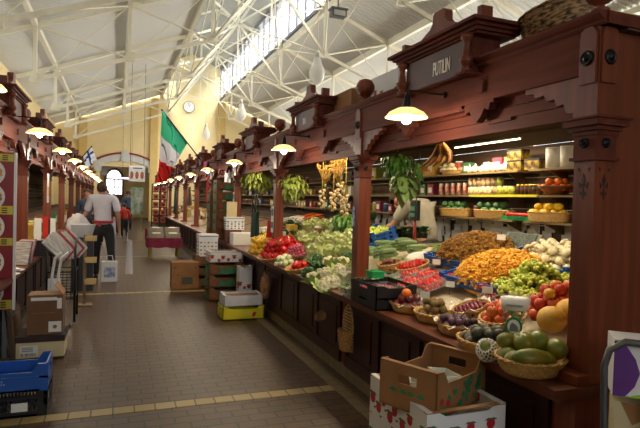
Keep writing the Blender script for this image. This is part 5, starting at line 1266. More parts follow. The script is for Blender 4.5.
# notices on posts
k = Kind(lambda: (lambda t: (MB().box(-.002, 0, -.05, .05, -.15, .15).build('sheet', PAPER, t), MB().box(-.004, -.002, -.04, .04, .04, .12).box(-.004, -.002, -.04, .04, -.1, -.03).build('printed_block', mat('blue grey print', '#5a6c88'), t), t)[-1])(empty('post_notice', (0, 0, 0), None, 'notice')))
for x, y, z, l, s_ in ((2.01, 7.0, 1.28, 'on the third carved post from the front', 1.2), (2.0, 9.62, 1.5, 'on the fourth post, beside the tall crates', 1.1), (2.0, 12.27, 1.45, 'on the fifth post from the front', 1), (2.0, 17.5, 1.45, 'on a distant post on the right', 1)):
    k.put((1.995, y, z), 'white notice sheet with printed block ' + l, 'notices on posts', s=s_)
STK = mat('blue red sticker', '#2c63a8', '#d8dce4', .4, 30)
o = MB().box(-.003, 0, -.022, .022, -.09, .09).build('sticker', STK, cat='sticker', label='narrow blue and white sticker on the carved post beside the lettuces'); o.location = (1.999, 4.35, 1.42)
# hanging baskets and paper bag on the counter front
def paper_bag():
    t = empty('paper_bag', (1.83, 6.72, .3), 'crumpled brown paper bag hanging on the counter front', 'bag')
    mb = MB(); vs = []; n = 16
    for i in range(9):
        for j in range(n):
            a = 2 * PI * j / n; k_ = 1 - .45 * max(0, (i - 5) / 3); q_ = noise.noise(Vector((math.cos(a) * 2, math.sin(a) * 2, i * .6))) * .025; vs.append(((.05 + q_) * k_ * math.cos(a), (.12 + q_) * k_ * math.sin(a), .04 * i))
    mb.add(vs, [(i * n + j, i * n + (j + 1) % n, (i + 1) * n + (j + 1) % n, (i + 1) * n + j) for i in range(8) for j in range(n)] + [tuple(range(n))]); mb.build('bag_body', mat('brown paper', '#8d6242', '#9c704d', .8, 10), t); MB().tube([(0, -.05, .3), (.02, -.03, .37), (.02, .03, .37), (0, .05, .3)], .005, 5).build('handle', CARD, t); t.rotation_euler = (.35, 0, 0)
paper_bag()
t = empty('wall_basket', (1.84, 4.05, .3), 'tall flat-backed wicker basket hanging on the counter front by the carved post', 'basket')
mb = MB(); vs = []; n = 24; rows = 12
for sd in (0, 1):
    for i in range(rows + 1):
        for j in range(n + 1):
            a = PI * j / n; w_ = .003 * math.cos(PI * (j + i)) - sd * .008; vs.append((-(.085 + w_) * math.sin(a) * (.75 + .25 * i / rows), (.1 + w_) * math.cos(a) * (.75 + .25 * i / rows), .17 * i / rows))
K1 = (rows + 1) * (n + 1); mb.add(vs, [(s_ * K1 + i * (n + 1) + j, s_ * K1 + i * (n + 1) + j + 1, s_ * K1 + (i + 1) * (n + 1) + j + 1, s_ * K1 + (i + 1) * (n + 1) + j) for s_ in (0, 1) for i in range(rows) for j in range(n)] + [tuple(range(n + 1))], True)
mb.build('weave', WICK, t); mb = MB()
for i in range(14): z = .01 + i * .026; wv = .1 * math.sqrt(max(.05, 1 - max(0, (z - .2) / .19) ** 2)); mb.tube([(0, -wv, z), (-.004, 0, z), (0, wv, z)], .009, 6)
mb.build('back_panel', WICK, t); MB().tube([(0, -.1, .16), (0, -.1, .22), (0, -.07, .33), (0, 0, .39), (0, .07, .33), (0, .1, .22), (0, .1, .16)], .008, 6).build('handle', WICK, t)
t = empty('hand_scoop', (1.84, 4.75, .42), 'small wooden scoop hanging on the counter front left of the wicker basket', 'scoop'); MB().lathe([(.02, 0), (.045, .02), (.05, .09), (.046, .09), (.04, .02), (0, .008)], (0, 0, 0), 14, Matrix.Rotation(1.1, 3, 'X').to_4x4()).build('bowl', CARD, t); MB().tube([(0, .0, 0), (0, .03, -.0), (0, .1, -.04)], .009, 6).build('handle', CARD, t)
# goods on the far ledges and back shelves of the right stalls
cols = ['#a33a2a', '#c9a13a', '#3f6d49', '#d9d2c0', '#31507e', '#7c4a2a', '#b4b04a', '#8a2f4a']
mats = [mat('packet %s' % c_, c_, None, .5) for c_ in cols]
def packet(m): return lambda: (lambda t: (MB().box(-.04, .04, -.06, .06, 0, .13).build('packet_body', m, t), MB().box(-.042, -.04, -.035, .035, .03, .09).build('front_label', PAPER, t), t)[-1])(empty('food_packet', (0, 0, 0), None, 'packet'))
kj = [Kind(jar(.035, .11, m, PAPER)) for m in mats]; kp_ = [Kind(packet(m)) for m in mats]
q = random.Random(21); names = ['deep red', 'mustard yellow', 'green', 'cream', 'blue', 'brown', 'lime', 'plum']
for b_ in range(1, 9):
    st = (['second', 'third'] + ordn)[b_ - 1]
    for z in (1.93, 1.67, 1.41):
        for y in [YR[b_] + .3 + i * .19 for i in range(11)]:
            if q.random() < (.62 if b_ < 4 else .4):
                c_ = q.randrange(8); jr = q.random() < .5
                (kj if jr else kp_)[c_].put((3.98, y, z), 'one of the %s %s on the back shelves of the %s stall' % (names[c_], 'jars' if jr else 'packets', st), '%s %s, %s stall' % (names[c_], 'jars' if jr else 'packets', st), s=q.uniform(.9, 1.5))
    if b_ >= 2:
        for i in range(9):
            y = YR[b_] + .35 + i * .23
            if b_ == 3 and y < 11.4: continue
            c_ = q.randrange(8); x = q.uniform(2.22, 2.8); jr = q.random() < .45
            (kj if jr else kp_)[c_].put((x, y, ds(x) - .01), 'one of the %s %s set out on the counter of the %s stall' % (names[c_], 'jars' if jr else 'packets', st), '%s %s on the counter, %s stall' % (names[c_], 'jars' if jr else 'packets', st), s=q.uniform(1.1, 1.8))
# third stall front: white box, mixed vegetables
MB().box(-.2, .2, -.16, .16, 0, .2).build('polystyrene_box', PAPER, None, (2.06, 9.05, .757), cat='box', label='plain white foam box on the ledge of the third stall')
c = onslope(2.2, 7.95); put_basket(basket(.2, .3, .06), c, 'wide wicker basket of green and red vegetables on the third stall').rotation_euler = (0, -TILT, 0)
kz = Kind(ballfruit('onion', 'onion', WHITEV, .035, stem=stem_pin, dim=False))
for i, (x, y, z) in enumerate(heap(.18, .28, .04, 2)): (kz if i % 3 == 0 else kt if i % 3 == 1 else kp).put(slope(c, x, y, z + .02), ('white onion', 'red tomato', 'pale green pepper')[i % 3] + ' mixed in the wide basket on the third stall', ('white onions', 'red tomatoes', 'green peppers')[i % 3] + ', third stall', rz=rr(), s=.9)
for i, (x, y) in enumerate(((2.3, 8.5), (2.35, 8.75), (2.2, 7.4), (2.45, 8.2))): kf.put(onslope(x, y), 'dark green leafy head on the third stall counter', 'kale heads on the third stall', rz=rr())
# beans: board lining behind stall two: wooden framed picture
for i, (px, py, w_, h_, c_) in enumerate(((285, 195, .35, .25, '#4c7290'), (300, 205, .3, .22, '#2f5f95'), (272, 205, .3, .3, '#c7a24a'), (282, 180, .25, .2, '#c23a2a'), (358 - 10, 178, .3, .25, '#8b938a'), (343, 215, .3, .25, '#1d1f22'))):
    p = atx(px, py, 4.1); o = MB().box(-.01, .01, -w_ / 2, w_ / 2, -h_ / 2, h_ / 2).build('picture_card', mat('print ' + c_, c_, '#e0dccb', .6, 9), cat='picture', label='small printed card hanging at the back of the second stall, %s' % ('blue-grey', 'bright blue', 'golden', 'red', 'grey-green', 'black')[i]); o.location = p
# ================================================================== ON TOP OF THE STALLS
o = basket(.2, .25, .25, 1.35, mat('weathered wicker', '#2e2015', '#a98459', .7, 28, (1, 1, 2.6), .6, detail=1), 'large_wicker_basket')(); o.location = (2.38, 2.36, 2.43); o.rotation_euler = (-.12, -.1, 0); tag(o, 'large dark wicker basket lying on top of the corner fruit stall')
k = Kind(white_fruit_box(.4, .6, .36, 4, 9))
k.put((2.5, 5.1, 2.39), 'white box with red fruit print on top of the second stall, farther one', 'printed boxes on the stall roof', rz=0); k.put((2.5, 4.46, 2.39), 'white box with red fruit print on top of the second stall, nearer one', 'printed boxes on the stall roof', rz=0)
t = empty('cardboard_box', (2.2, 4.95, 2.39), 'plain brown box on the stall roof left of the ball finial', 'box'); MB().box(-.09, .09, -.22, .22, 0, .26).build('box_body', CARD, t); MB().box(-.095, .0, -.225, .225, .26, .265).build('top_flap', CARD, t)
# flags
def flag(name, a, b, fly, L, stripes, label, wav=.05, n=18, cross=False, flyb=None):
    """cloth hanging from pole a-b (world points); fly = vector of the free side"""
    t = empty(name, a, label, 'flag'); A = Vector(a); B = Vector(b); fly = Vector(fly); mb = MB(); d = (B - A)
    t0 = .38; vs = []
    for i in range(n + 1):
        for j in range(n + 1):
            u = t0 + (1 - t0) * i / n; v = j / n; p = A + d * u + (fly * (i / n) + Vector(flyb or fly) * (1 - i / n)) * v + Vector((0, wav * math.sin(v * 7 + i * .25) * (.3 + v), 0)) - A
            p.x += .05 * math.sin(i * .8) * v; vs.append(p)
    for i in range(n):
        for j in range(n):
            v = j / n; mb.m = min(2, int(v * 3)) if not cross else (1 if (j in (5, 6, 7)) or (i in (8, 9, 10)) else 0)
            mb.add([vs[i * (n + 1) + j], vs[(i + 1) * (n + 1) + j], vs[(i + 1) * (n + 1) + j + 1], vs[i * (n + 1) + j + 1]], [(0, 1, 2, 3)], True)
    o = mb.build('flag_cloth', stripes, t); md = o.modifiers.new('thickness', 'SOLIDIFY'); md.thickness = .003
    bm = bmesh.new(); bm.from_mesh(o.data); bmesh.ops.remove_doubles(bm, verts=bm.verts, dist=1e-4); bm.to_mesh(o.data); bm.free()
    MB().tube([(0, 0, 0), B - A], .015, 8).ball(B - A, .025).build('pole', BLACKP, t); return t
a = Vector((1.97, 13.35, 2.42)); b = aty(162, 110, 13.2)
flag('italian_flag', a, b, (-.1, 0, -1.75), 1, [mat('flag green', '#3fc592', None, .8), mat('flag white', '#f0eef2', None, .8), mat('flag red', '#e3231c', None, .8)], 'green, white and red flag hanging from an angled pole on the right side', flyb=(-.5, 0, -.95))
a = Vector((-1.05, 16.4, 2.45)); b = a + Vector((.35, 0, .45)); flag('finnish_flag', a, b, (.1, 0, -.38), 1, [mat('flag pale', '#eef0f6', None, .8), mat('flag blue', '#24448f', None, .8), MC['flag pale']], 'small white flag with a blue cross on the left stalls', .02, cross=True)
# clock, pendants, camera in the roof
t = empty('wall_clock', (aty(189, 107, YE - .1).x, YE - .1, aty(189, 107, YE - .1).z), 'round white clock high on the yellow end wall', 'clock')
MB().lathe([(.36, 0), (.36, .06), (.33, .08), (.33, .05), (0, .05)], (0, 0, 0), 32, Matrix.Rotation(PI / 2, 4, 'X')).build('rim', GREY, t); MB().prism([(.325 * math.cos(i * PI / 16), .325 * math.sin(i * PI / 16)) for i in range(32)], (0, -.04, 0), (1, 0, 0), (0, 0, 1), (0, -.03, 0)).build('dial', PAPER, t)
mb = MB(); mb.bar((0, -.08, 0), (.1, -.08, .14), .03, .01); mb.build('hour_hand', BLACKP, t); MB().bar((0, -.085, 0), (-.06, -.085, .25), .022, .01).build('minute_hand', BLACKP, t)
mb = MB()
for i in range(12): a_ = i * PI / 6; mb.bar((.25 * math.cos(a_), -.075, .25 * math.sin(a_)), (.3 * math.cos(a_), -.075, .3 * math.sin(a_)), .025, .006)
mb.build('hour_marks', BLACKP, t)
GL = clear('frosted glass', '#f4f2ea', .55, .3)
def pendant():
    t = empty('roof_pendant', (0, 0, 0), None, 'pendant lamp'); MB().lathe([(.02, .3), (.07, .24), (.09, .14), (.12, .1), (.15, 0), (.13, -.13), (.07, -.22), (0, -.25)], (0, 0, 0), 18).build('globe', GL, t)
    MB().lathe([(.03, .4), (.05, .36), (.05, .28), (.02, .27)], (0, 0, 0), 12).tube([(0, 0, .38), (0, 0, 2.3)], .008, 5).build('fitting', CREAM, t); MB().ball((0, 0, 0), .05, (1, 1, 1.4)).build('inner_bulb', PAPER, t); return t
k = Kind(pendant)
for px, py, y, l in ((317, 72, 9.5, 'nearest, above the second stall'), (241, 113, 15.4, 'middle one of the row'), (206, 134, 20.5, 'farther one of the row')):
    p = aty(px, py, y); k.put(p, 'frosted glass pendant hanging from the roof, ' + l, 'roof pendants')
p = aty(338, 14, 9.0); t = empty('floodlight', p, 'grey floodlight fixed beside the lantern windows', 'floodlight'); MB().box(-.14, .14, -.08, .08, -.06, .06).box(-.16, .16, -.1, .1, .06, .09).build('housing', GREY, t); MB().box(-.11, .11, -.09, -.08, -.045, .045).build('lens', PAPER, t); MB().tube([(0, 0, .09), (0, .0, .35), (.1, .3, .6)], .015, 6).build('bracket', GREY, t)
# ================================================================== LEFT SIDE
t = empty('food_poster', (-1.2, 5.55, .46), 'tall dark red food poster board with plates and yellow captions at the left edge', 'poster')
MB().box(-.34, .32, 0, .03, 0, 1.45).build('board', mat('deep red board', '#7d0d1c', '#8a1120', .4, 4), t)
MB().box(.315, .335, -.006, .036, 0, 1.45).build('edge_strip', WHITEP, t)
for x in (-.25, .25): MB().box(x - .02, x + .02, .03, .05, -.457, 1.4).build('leg', GREY, t)
pz = lambda py: aty(8, py, 5.55).z - .46
for y0, y1 in ((154, 161.5), (206, 214.5), (238, 245.5), (300, 309)):
    z0, z1 = pz(y1), pz(y0); mb = MB(); mb.box(-.33, .31, -.004, 0, z0, z1); mb.m = 1
    for r_ in range(3):
        for i in range(9): x = -.3 + i * .065; mb.box(x, x + .045, -.006, -.004, z0 + (z1 - z0) * (.22 + .26 * r_) - .005, z0 + (z1 - z0) * (.22 + .26 * r_) + .005)
    mb.build('caption', [mat('caption yellow', '#cdbb3a', None, .5), BLACKP], t)
for i, (py, c_) in enumerate(((173, '#b9803f'), (197, '#7d3a1c'), (227, '#c2a05a'), (262, '#a3622c'), (292, '#8e4420'))):
    z = pz(py); mb = MB()
    mb.prism([(.125 * math.cos(j * .2618), .125 * math.sin(j * .2618)) for j in range(24)], (.12, 0, z), (1, 0, 0), (0, 0, 1), (0, -.005, 0)); mb.m = 1
    mb.prism([((.098 + .01 * math.sin(j * 2)) * math.cos(j * .2618), (.09 + .01 * math.cos(j * 3)) * math.sin(j * .2618)) for j in range(24)], (.12, -.005, z), (1, 0, 0), (0, 0, 1), (0, -.003, 0))
    mb.build('plate_picture', [PAPER, mat('dish ' + c_, c_, '#d8b070', .6, 30)], t)
# crates at bottom left
put_crate((-.68, 4.25, .003), .5, .32, .17, BLACKP, 'black plastic crate on the floor under the blue one', tilt=False); o = MB().box(-.05, .05, -.002, 0, -.03, .03).build('crate_label', PAPER, cat='label', label='small white label on the front of the black crate'); o.location = (-.6, 4.088, .07); o.rotation_euler.z = 0
mb = tray_mb(.5, .32, .19, .012, True, .3, False); mb.box(-.255, .255, -.165, -.155, .09, .105); mb.box(-.255, -.2, -.165, -.16, 0, .19); mb.box(.2, .255, -.165, -.16, 0, .19)
mb.m = 1
for i in range(8):
    for j in range(3): mb.box(-.13 + i * .016, -.121 + i * .016, -.1625, -.16, .055 + j * .02, .066 + j * .02) if (i + j) % 4 else None
o = mb.build('plastic_crate', [BLUEP, mat('pale blue holes', '#7f9cc8')], cat='crate', label='blue plastic crate on top of the black crate at the bottom left'); o.location = (-.68, 4.25, .175)
# cream box, lid band, brown box leaning
t = empty('carton', (-.64, 5.66, .003), 'low cream carton with white label and dark lid under the leaning brown box', 'box')
mb = MB(); mb.box(-.2, .2, -.18, .18, .015, .16); mb.m = 1; mb.box(-.17, -.02, -.183, -.18, .03, .13); mb.m = 2
q = random.Random(2)
for i in range(14): x = -.16 + .0095 * i; mb.box(x, x + q.uniform(.002, .006), -.185, -.183, .035, .06)
for i in range(3): mb.box(-.15, -.06, -.185, -.183, .08 + i * .015, .085 + i * .015)
mb.build('carton_body', [mat('cream card', '#c9b98c', '#d2c398', .7, 5), PAPER, BLACKP], t); MB().box(-.205, .205, -.185, .185, .16, .215).box(-.2, .2, -.18, .18, 0, .015).build('dark_lid', mat('dark brown card', '#2c1f1a', '#35261f', .7), t)
t = empty('cardboard_box', (-.61, 5.66, .22), 'brown cardboard box with white tape and label standing on the cream carton', 'box')
mb = MB(); mb.box(-.15, .15, -.13, .13, 0, .37); mb.m = 1; mb.box(-.12, .1, -.132, -.13, .32, .35); mb.box(.1, .14, -.132, -.13, .24, .34); mb.box(.03, .14, -.132, -.13, .02, .12); mb.m = 2; mb.prism([(.02 * math.cos(j), .02 * math.sin(j)) for j in range(6)], (.085, -.132, .07), (1, 0, 0), (0, 0, 1), (0, -.001, 0)); mb.box(-.12, .08, -.132, -.13, .2, .206)
mb.build('box_body', [CARDD, PAPER, CARD], t); m2 = MB(); m2.T = Matrix.Translation((0, -.13, .37)) @ Matrix.Rotation(-.25, 4, 'X'); m2.box(-.15, -.02, 0, .12, 0, .004); m2.T = Matrix.Translation((.15, 0, .37)) @ Matrix.Rotation(.9, 4, 'Y'); m2.box(-.12, 0, -.13, .13, 0, .004); m2.build('top_flap', CARD, t)
for i in range(4):
    o = MB().box(-.006, .006, -.22, .22, 0, .5 - .03 * i).build('flat_carton', CARDD if i % 2 else mat('grey brown card', '#5a4c40', '#665748', .8, 5), cat='cardboard', label='flattened carton leaning behind the brown box, %s layer' % NTH[i], group='flattened cartons'); o.location = (-.9 + .02 * i, 5.8 - .03 * i, .003); o.rotation_euler = (0, -.1, 0)
# plates with napkins on the left ledge
for i, (y, l) in enumerate(((5.7, 'nearer'), (5.98, 'farther'))):
    t = empty('plate', (-.96, y, .757), 'white plate with folded napkin on the left ledge, %s one' % l, 'plate', 'plates on the left ledge'); MB().lathe([(.05, 0), (.11, .018), (.115, .02), (.05, .006), (0, .006)], (0, 0, 0), 24).build('dish', PAPER, t); MB().cbox((0, 0, .025), (.12, .12, .02), .4).build('napkin', WHITEP, t)
# white tubular folding chair frame
t = empty('folding_chair', (-.62, 6.15, 0), 'folded white tubular chair leaning by the brown box', 'chair')
for i, dx in enumerate((0, .06)):
    MB().tube([(dx - .02, .05, .002), (dx - .02, .04, .35), (dx - .0, .02, .7), (dx + .03, -.02, .87), (dx + .09, -.08, .93)], .014, 8).build('frame', WHITEP, t)
MB().tube([(-.1, .12, .01), (-.1, .1, .25), (-.06, .08, .36), (.0, .06, .38)], .014, 8).build('leg', WHITEP, t); MB().cbox((.02, .03, .45), (.12, .02, .4), 0).build('seat', WHITEP, t)
# newspaper rack
t = empty('newspaper_rack', (-.62, 7.0, 0), 'black wire rack on a hand truck holding slanting newspapers', 'rack')
mb = MB()
for x in (-.13, .17):
    mb.tube([(x, -.1, .02), (x, -.1, .9), (x, .0, 1.0), (x, .3, 1.0), (x, .35, .95), (x, .35, .02)], .014, 8)
for z in (.3, .62): mb.tube([(-.13, -.1, z), (.17, -.1, z), (.17, .35, z), (-.13, .35, z)], .008, 6, True)
mb.build('frame', BLACKP, t); mb = MB()
for i in range(10): z = .32 + i * .034; mb.tube([(-.13, -.11, z), (.17, -.11, z), (.17, .35, z)], .004, 4)
for i in range(8): mb.tube([(-.13 + i * .043, -.11, .3), (-.13 + i * .043, -.11, .64)], .004, 4)
mb.build('wire_basket', IRON, t); mb = MB()
for x in (-.1, .14): mb.tube([(x, -.1, .05), (x, -.3, .03), (x, -.32, .02)], .012, 6)
mb.tube([(-.1, -.32, .02), (.14, -.32, .02)], .012, 6); mb.build('toe_loop', BLACKP, t)
NP = mat('newsprint', '#d4d2cf', '#7f7d7c', .8, 22, (.4, 1, 6)); NR = mat('red magazine', '#7d1420', '#a02a34', .6, 9)
k1 = Kind(lambda: MB().box(-.15, .15, -.012, .012, -.1, .1).build('newspaper', NP, cat='newspaper')); k2 = Kind(lambda: MB().box(-.15, .15, -.014, .014, -.1, .1).build('magazine', NR, cat='magazine'))
for i in range(7): (k2 if i in (2, 5) else k1).put((-.66 + .03 * i, 6.95 + .05 * i, .92), ('folded newspaper' if i not in (2, 5) else 'red-covered magazine') + ' slanting in the black rack, %s from the front' % NTH[i], 'papers in the black rack', ry=.85, rx=-.5, rz=.35)
for i, (x, z, m_) in enumerate(((-.82, 1.1, PAPER), (-.72, 1.12, REDC), (-.66, 1.1, PAPER))): o = MB().box(-.04, .04, -.01, .01, -.14, .14).build('brochure', m_, cat='brochure', label='upright %s brochure behind the slanting newspapers' % ('white', 'red', 'narrow white')[i]); o.location = (x - .1, 7.45, z - .01)
MB().box(-.97, -.7, 7.4, 7.5, .757, .955).build('brochure_holder', BLACKP, cat='holder', label='black holder of upright brochures on the left ledge')
for i in range(5): o = MB().box(-.08, .08, -.008, .008, 0, .26).build('magazine', (NP, NR, mat('blue magazine', '#3c5a8c', '#c8c8d0', .6, 8))[i % 3], cat='magazine', label='upright magazine on the left ledge, %s of five' % NTH[i], group='magazines on the left ledge'); o.location = (-.97, 6.5 + i * .1, .76); o.rotation_euler = (-.35, 0, -.3)
# little wooden trays on a pole
t = empty('tray_stand', (-.4, 8.0, 0), 'slim stand with three small wooden trays beside the man', 'stand'); MB().box(-.02, .02, -.01, .02, 0, .98).box(-.12, .1, -.1, .1, 0, .02).build('pole', SHELF, t)
for z in (.3, .6, .9):
    mb = MB(); mb.box(0, .15, -.07, .07, z, z + .006)
    for a_ in ((0, .15, -.07, -.064), (0, .15, .064, .07), (0, .006, -.07, .07), (.144, .15, -.07, .07)): mb.box(*a_, z, z + .07)
    mb.build('tray', mat('light pine', '#c2a26a', '#d2b47c', .6, 8), t)
# bags around the man
BAGC = clear('milky film', '#e9e6ea', .5, .25)
o = MB().ball((0, 0, 0), .2, (.9, .7, 1), 22, 14, .3, 3, 5).build('plastic_bag', BAGC, cat='bag', label='large milky plastic bag hanging from the man\'s left hand'); o.location = (-.62, 10.0, 1.0)
t = empty('clear_basket', (-.5, 9.35, .86), 'translucent white plastic tub in front of the milky bag', 'tub'); MB().lathe([(.12, 0), (.17, .2), (.18, .2), (.165, .19), (.11, .01), (0, .01)], (0, 0, 0), 20, None, True, 1.1, .8).build('tub_body', clear('translucent plastic', '#dfe0e4', .6, .3), t); MB().box(-.16, .16, -.12, .12, -.86, -.005).build('stand', mat('dark trolley box', '#2a2c30', None, .5), t)
t = empty('carrier_bag', (-.1, 10.15, .003), 'white carrier bag with blue print standing by the man\'s feet', 'bag'); mb = MB(); mb.box(-.13, .13, -.07, .07, 0, .36); mb.m = 1; mb.box(-.09, .09, -.072, -.07, .08, .26); mb.build('bag_body', [WHITEP, mat('blue print', '#5a74a8', '#cfd4e0', .6, 12)], t); MB().tube([(-.06, 0, .36), (-.04, 0, .46), (.04, 0, .46), (.06, 0, .36)], .008, 6).build('handle', WHITEP, t)
t = empty('carrier_bag', (.19, 10.3, .35), 'pale thin carrier bag in the man\'s right hand', 'bag'); o = cloth_hang('bag_body', None, (0, 0, .38), .3, .6, BAGC, None, 3, .02, 'y', .08); o.parent = t; MB().tube([(0, -.06, .36), (0, 0, .52), (0, .06, .36)], .006, 5).build('handle', BAGC, t)
# left-hand stall goods
q = random.Random(31)
for b_ in range(1, 8):
    for i in range(8):
        y = YL[b_] + .4 + i * .26; c_ = q.randrange(8)
        if b_ <= 1: continue
        kp_[c_].put((-1.0 - q.uniform(.2, .5), y, .84), 'one of the %s packets on the counter of a left-hand stall, %s' % (names[c_], ordn[b_]), '%s packets, left stall %s' % (names[c_], ordn[b_]), rz=PI, s=q.uniform(1.1, 2))
t = empty('menu_sheet', (-1.0, 9.2, 1.6), 'white and yellow sheet hanging in the second visible left stall', 'sheet'); MB().box(-.004, .0, -.12, .12, -.2, .25).build('sheet', PAPER, t); MB().box(0, .003, -.08, .08, -.1, .05).build('printed_block', mat('yellow print', '#d0b83a'), t)
k = Kind(lambda: (lambda t: (MB().lathe([(.13, 0), (.14, .02), (.13, .03), (0, .012)], (0, 0, 0), 22).build('dish', PAPER, t), MB().ball((0, 0, .03), .07, (1, 1, .4), 12, 8, .3, 4).build('pastry', CARD, t), t)[-1])(empty('serving_plate', (0, 0, 0), None, 'plate')))
k.put((-1.25, 7.0, .9), 'round plate propped on the left stall counter behind the newspapers', None, rx=1.1)
# white vase-like jars on top of left stalls
k = Kind(lambda: (lambda t: (MB().lathe([(.07, 0), (.08, .05), (.075, .2), (.05, .3), (.06, .42), (0, .42)], (0, 0, 0), 16).build('vase', mat('glazed white', '#d9d8d2', '#c4c2ba', .3, 5), t), MB().lathe([(.062, .42), (.062, .44), (0, .45)], (0, 0, 0), 14).build('lid', WOODL, t), t)[-1])(empty('ceramic_jar', (0, 0, 0), None, 'jar')))
for i, (y, l) in enumerate(((6.9, 'nearest'), (7.25, 'second'), (7.6, 'third'))): k.put((-1.45, y, 2.385), 'tall white jar on top of the left stall, %s' % l, 'white jars on the left stall')
# ================================================================== FAR END
MB().box(0, .5, 0, .02, .75, 1.9).box(.05, .08, 0, .02, 0, .75).box(.42, .45, 0, .02, 0, .75).build('map_banner', mat('green map print', '#6f8f78', '#cfcdb8', .7, 4), None, (aty(131, 200, 24).x, 24, 0), cat='banner', label='pale green map banner standing near the end of the aisle')
t = empty('hanging_sign', (aty(137, 172, 22).x, 22, 2.1), 'white hanging sign with a row of brown pictures above the far aisle', 'sign'); MB().box(-.3, .3, -.01, .01, 0, .62).build('board', PAPER, t)
for i in range(3): MB().prism([(.065 * math.cos(j * .5), .15 * math.sin(j * .5)) for j in range(12)], (-.19 + i * .19, -.01, .25), (1, 0, 0), (0, 0, 1), (0, -.004, 0)).build('picture', mat('brown picture', '#9c5238', '#b06a48', .6, 9), t)
MB().box(-.15, .2, -.014, -.01, .5, .54).build('lettering', mat('blue lettering', '#3c56a0'), t); MB().tube([(-.25, 0, .6), (-.25, 0, 4.6)], .008, 5).build('wire', IRON, t); MB().tube([(.25, 0, .6), (.25, 0, 4.6)], .008, 5).build('wire', IRON, t)
t = empty('shelf_rack', (1.55, 21.5, 0), 'red-brown shelf rack full of red boxes near the far end on the right', 'rack'); mb = MB()
for z in (.02, .5, .8, 1.1, 1.4, 1.7, 2.0): mb.box(-.28, .28, -.15, .15, z, z + .03)
for x in (-.28, 0, .28): mb.box(x - .015, x + .015, -.15, .15, 0, 2.03)
mb.build('rack_frame', WOODD, t)
kr_ = Kind(lambda: (lambda t: (MB().box(-.09, .09, -.1, .1, 0, .2).build('carton_body', mat('red carton', '#b5382a', '#c65a3a', .6, 6), t), MB().box(-.05, .05, -.104, -.1, .05, .13).build('front_label', BLACKP, t), t)[-1])(empty('red_carton', (0, 0, 0), None, 'carton')))
for z in (.53, .83, 1.13, 1.43, 1.73):
    for x in (-.14, .14): kr_.put((1.55 + x, 21.46, z), 'small red carton on the far shelf rack', 'red cartons on the far rack')
put_crate((1.2, 19.4, .003), .5, .4, .4, mat('magenta crate plastic', '#8f2238', None, .5), 'magenta plastic crate on the floor near the far end', tilt=False, slots=False)
t = empty('ceiling_tube', (aty(127, 183, 26).x, 26, 2.35), 'pinkish tube light hanging over the far aisle', 'lamp'); MB().box(-.35, .35, -.06, .06, 0, .05).build('housing', GREY, t); MB().tube([(-.33, 0, -.02), (.33, 0, -.02)], .025, 8).build('tube', emis('pink tube light', '#ffd6ee', 5), t); MB().tube([(-.2, 0, .05), (-.2, 0, 3.6)], .006, 4).build('wire', IRON, t); MB().tube([(.2, 0, .05), (.2, 0, 3.6)], .006, 4).build('wire', IRON, t)
# ================================================================== RIGHT EDGE: trolley with boxes
TRZ = -.72
tr_at = lambda x, y, z: Vector((1.725, 1.36, 0)) + Matrix.Rotation(TRZ, 3, 'Z') @ Vector((x, y, z))
t = empty('hand_trolley', tr_at(0, 0, 0), 'bent steel tube trolley at the right edge beside the stall wall', 'trolley', rz=TRZ)
MB().tube([(-.065, 0, .02), (-.062, 0, .55), (-.075, .0, .98), (-.06, .0, 1.04), (-.01, .0, 1.075), (.15, .0, 1.07), (.3, .0, 1.06), (.34, 0, 1.02), (.35, 0, .5), (.35, 0, .02)], .013, 10).build('handle_tube', mat('dull steel', '#6d6f76', None, .35, metal=.8), t)
MB().box(-.11, .36, .02, .28, .1, .13).build('platform', GREY, t)
for x in (-.05, .3): MB().lathe([(.05, -.02), (.05, .02), (0, .02)], (x, .15, .05), 16, Matrix.Rotation(PI / 2, 4, 'Y')).build('wheel', BLACKP, t)
PUR = mat('purple print', '#5a2b78', '#65338a', .5, 4)
t = empty('carton', tr_at(.12, .08, .868), 'white and purple carton held in the steel trolley, upper one', 'box', rz=TRZ); mb = MB(); mb.box(-.16, .2, -.05, .1, 0, .2); mb.m = 1
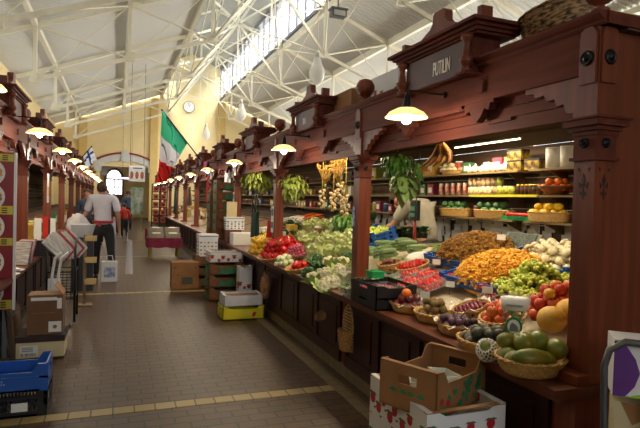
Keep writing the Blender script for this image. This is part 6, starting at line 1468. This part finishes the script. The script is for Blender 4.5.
mb.prism([(-.16, 0), (-.12, 0), (-.09, .04), (-.075, .09), (-.09, .14), (-.13, .2), (-.16, .2)], (0, -.05, 0), (1, 0, 0), (0, 0, 1), (0, -.002, 0)); mb.m = 2; mb.prism([(-.12, 0), (.2, 0), (.2, .05), (-.05, .02)], (0, -.05, 0), (1, 0, 0), (0, 0, 1), (0, -.003, 0)); mb.box(-.03, .15, -.053, -.05, .165, .18)
mb.build('carton_body', [CARDW, PUR, mat('lime print', '#8fc23a')], t); MB().box(-.16, .2, -.05, .1, .2, .206).build('lid', CARDW, t)
t = empty('carton', tr_at(.2, .08, .68), 'black carton with magenta lettering under the white and purple one', 'box', rz=TRZ); mb = MB(); mb.box(-.12, .2, -.055, .12, 0, .183); mb.build('carton_body', mat('black carton', '#1d1a22', '#25212b', .5, 4), t)
o = text('lettering', 'smart', .06, mat('magenta lettering', '#b02a8a'), t, (-.02, -.058, .12), (PI / 2, 0, 0), .001, .8)
MB().box(-.1, .2, -.05, .12, 0, .54).build('carton', CARDD, None, tr_at(.2, .08, .135), TRZ, cat='box', label='plain dark cardboard carton on the trolley under the black one')
t = empty('carton', tr_at(.035, .12, .133), 'beige carton at the bottom of the trolley with a torn corner', 'box', rz=TRZ); mb = MB(); mb.box(-.06, .06, -.05, .06, 0, .7); mb.m = 1; mb.prism([(-.04, .7), (.04, .7), (.03, .64), (-.0, .62)], (0, -.05, 0), (1, 0, 0), (0, 0, 1), (0, -.002, 0)); mb.build('carton_body', [mat('beige card', '#b9ab86', '#c5b792', .7, 5), CARD], t)
t = empty('dried_stalks', (1.66, 1.62, .45), 'tuft of red-brown dried stalks beside the trolley', 'dried stalks'); mb = MB()
for i in range(14): a_ = i * 1.1; mb.tube([(0, 0, -.44), (.02 * math.cos(a_), .02 * math.sin(a_), -.1), (.05 * math.cos(a_), .05 * math.sin(a_), .08 + .02 * (i % 4))], [.006, .005, .002], 5)
mb.build('stalks', mat('red brown stalk', '#7a3a22', '#8d4a2c', .7, 9), t)
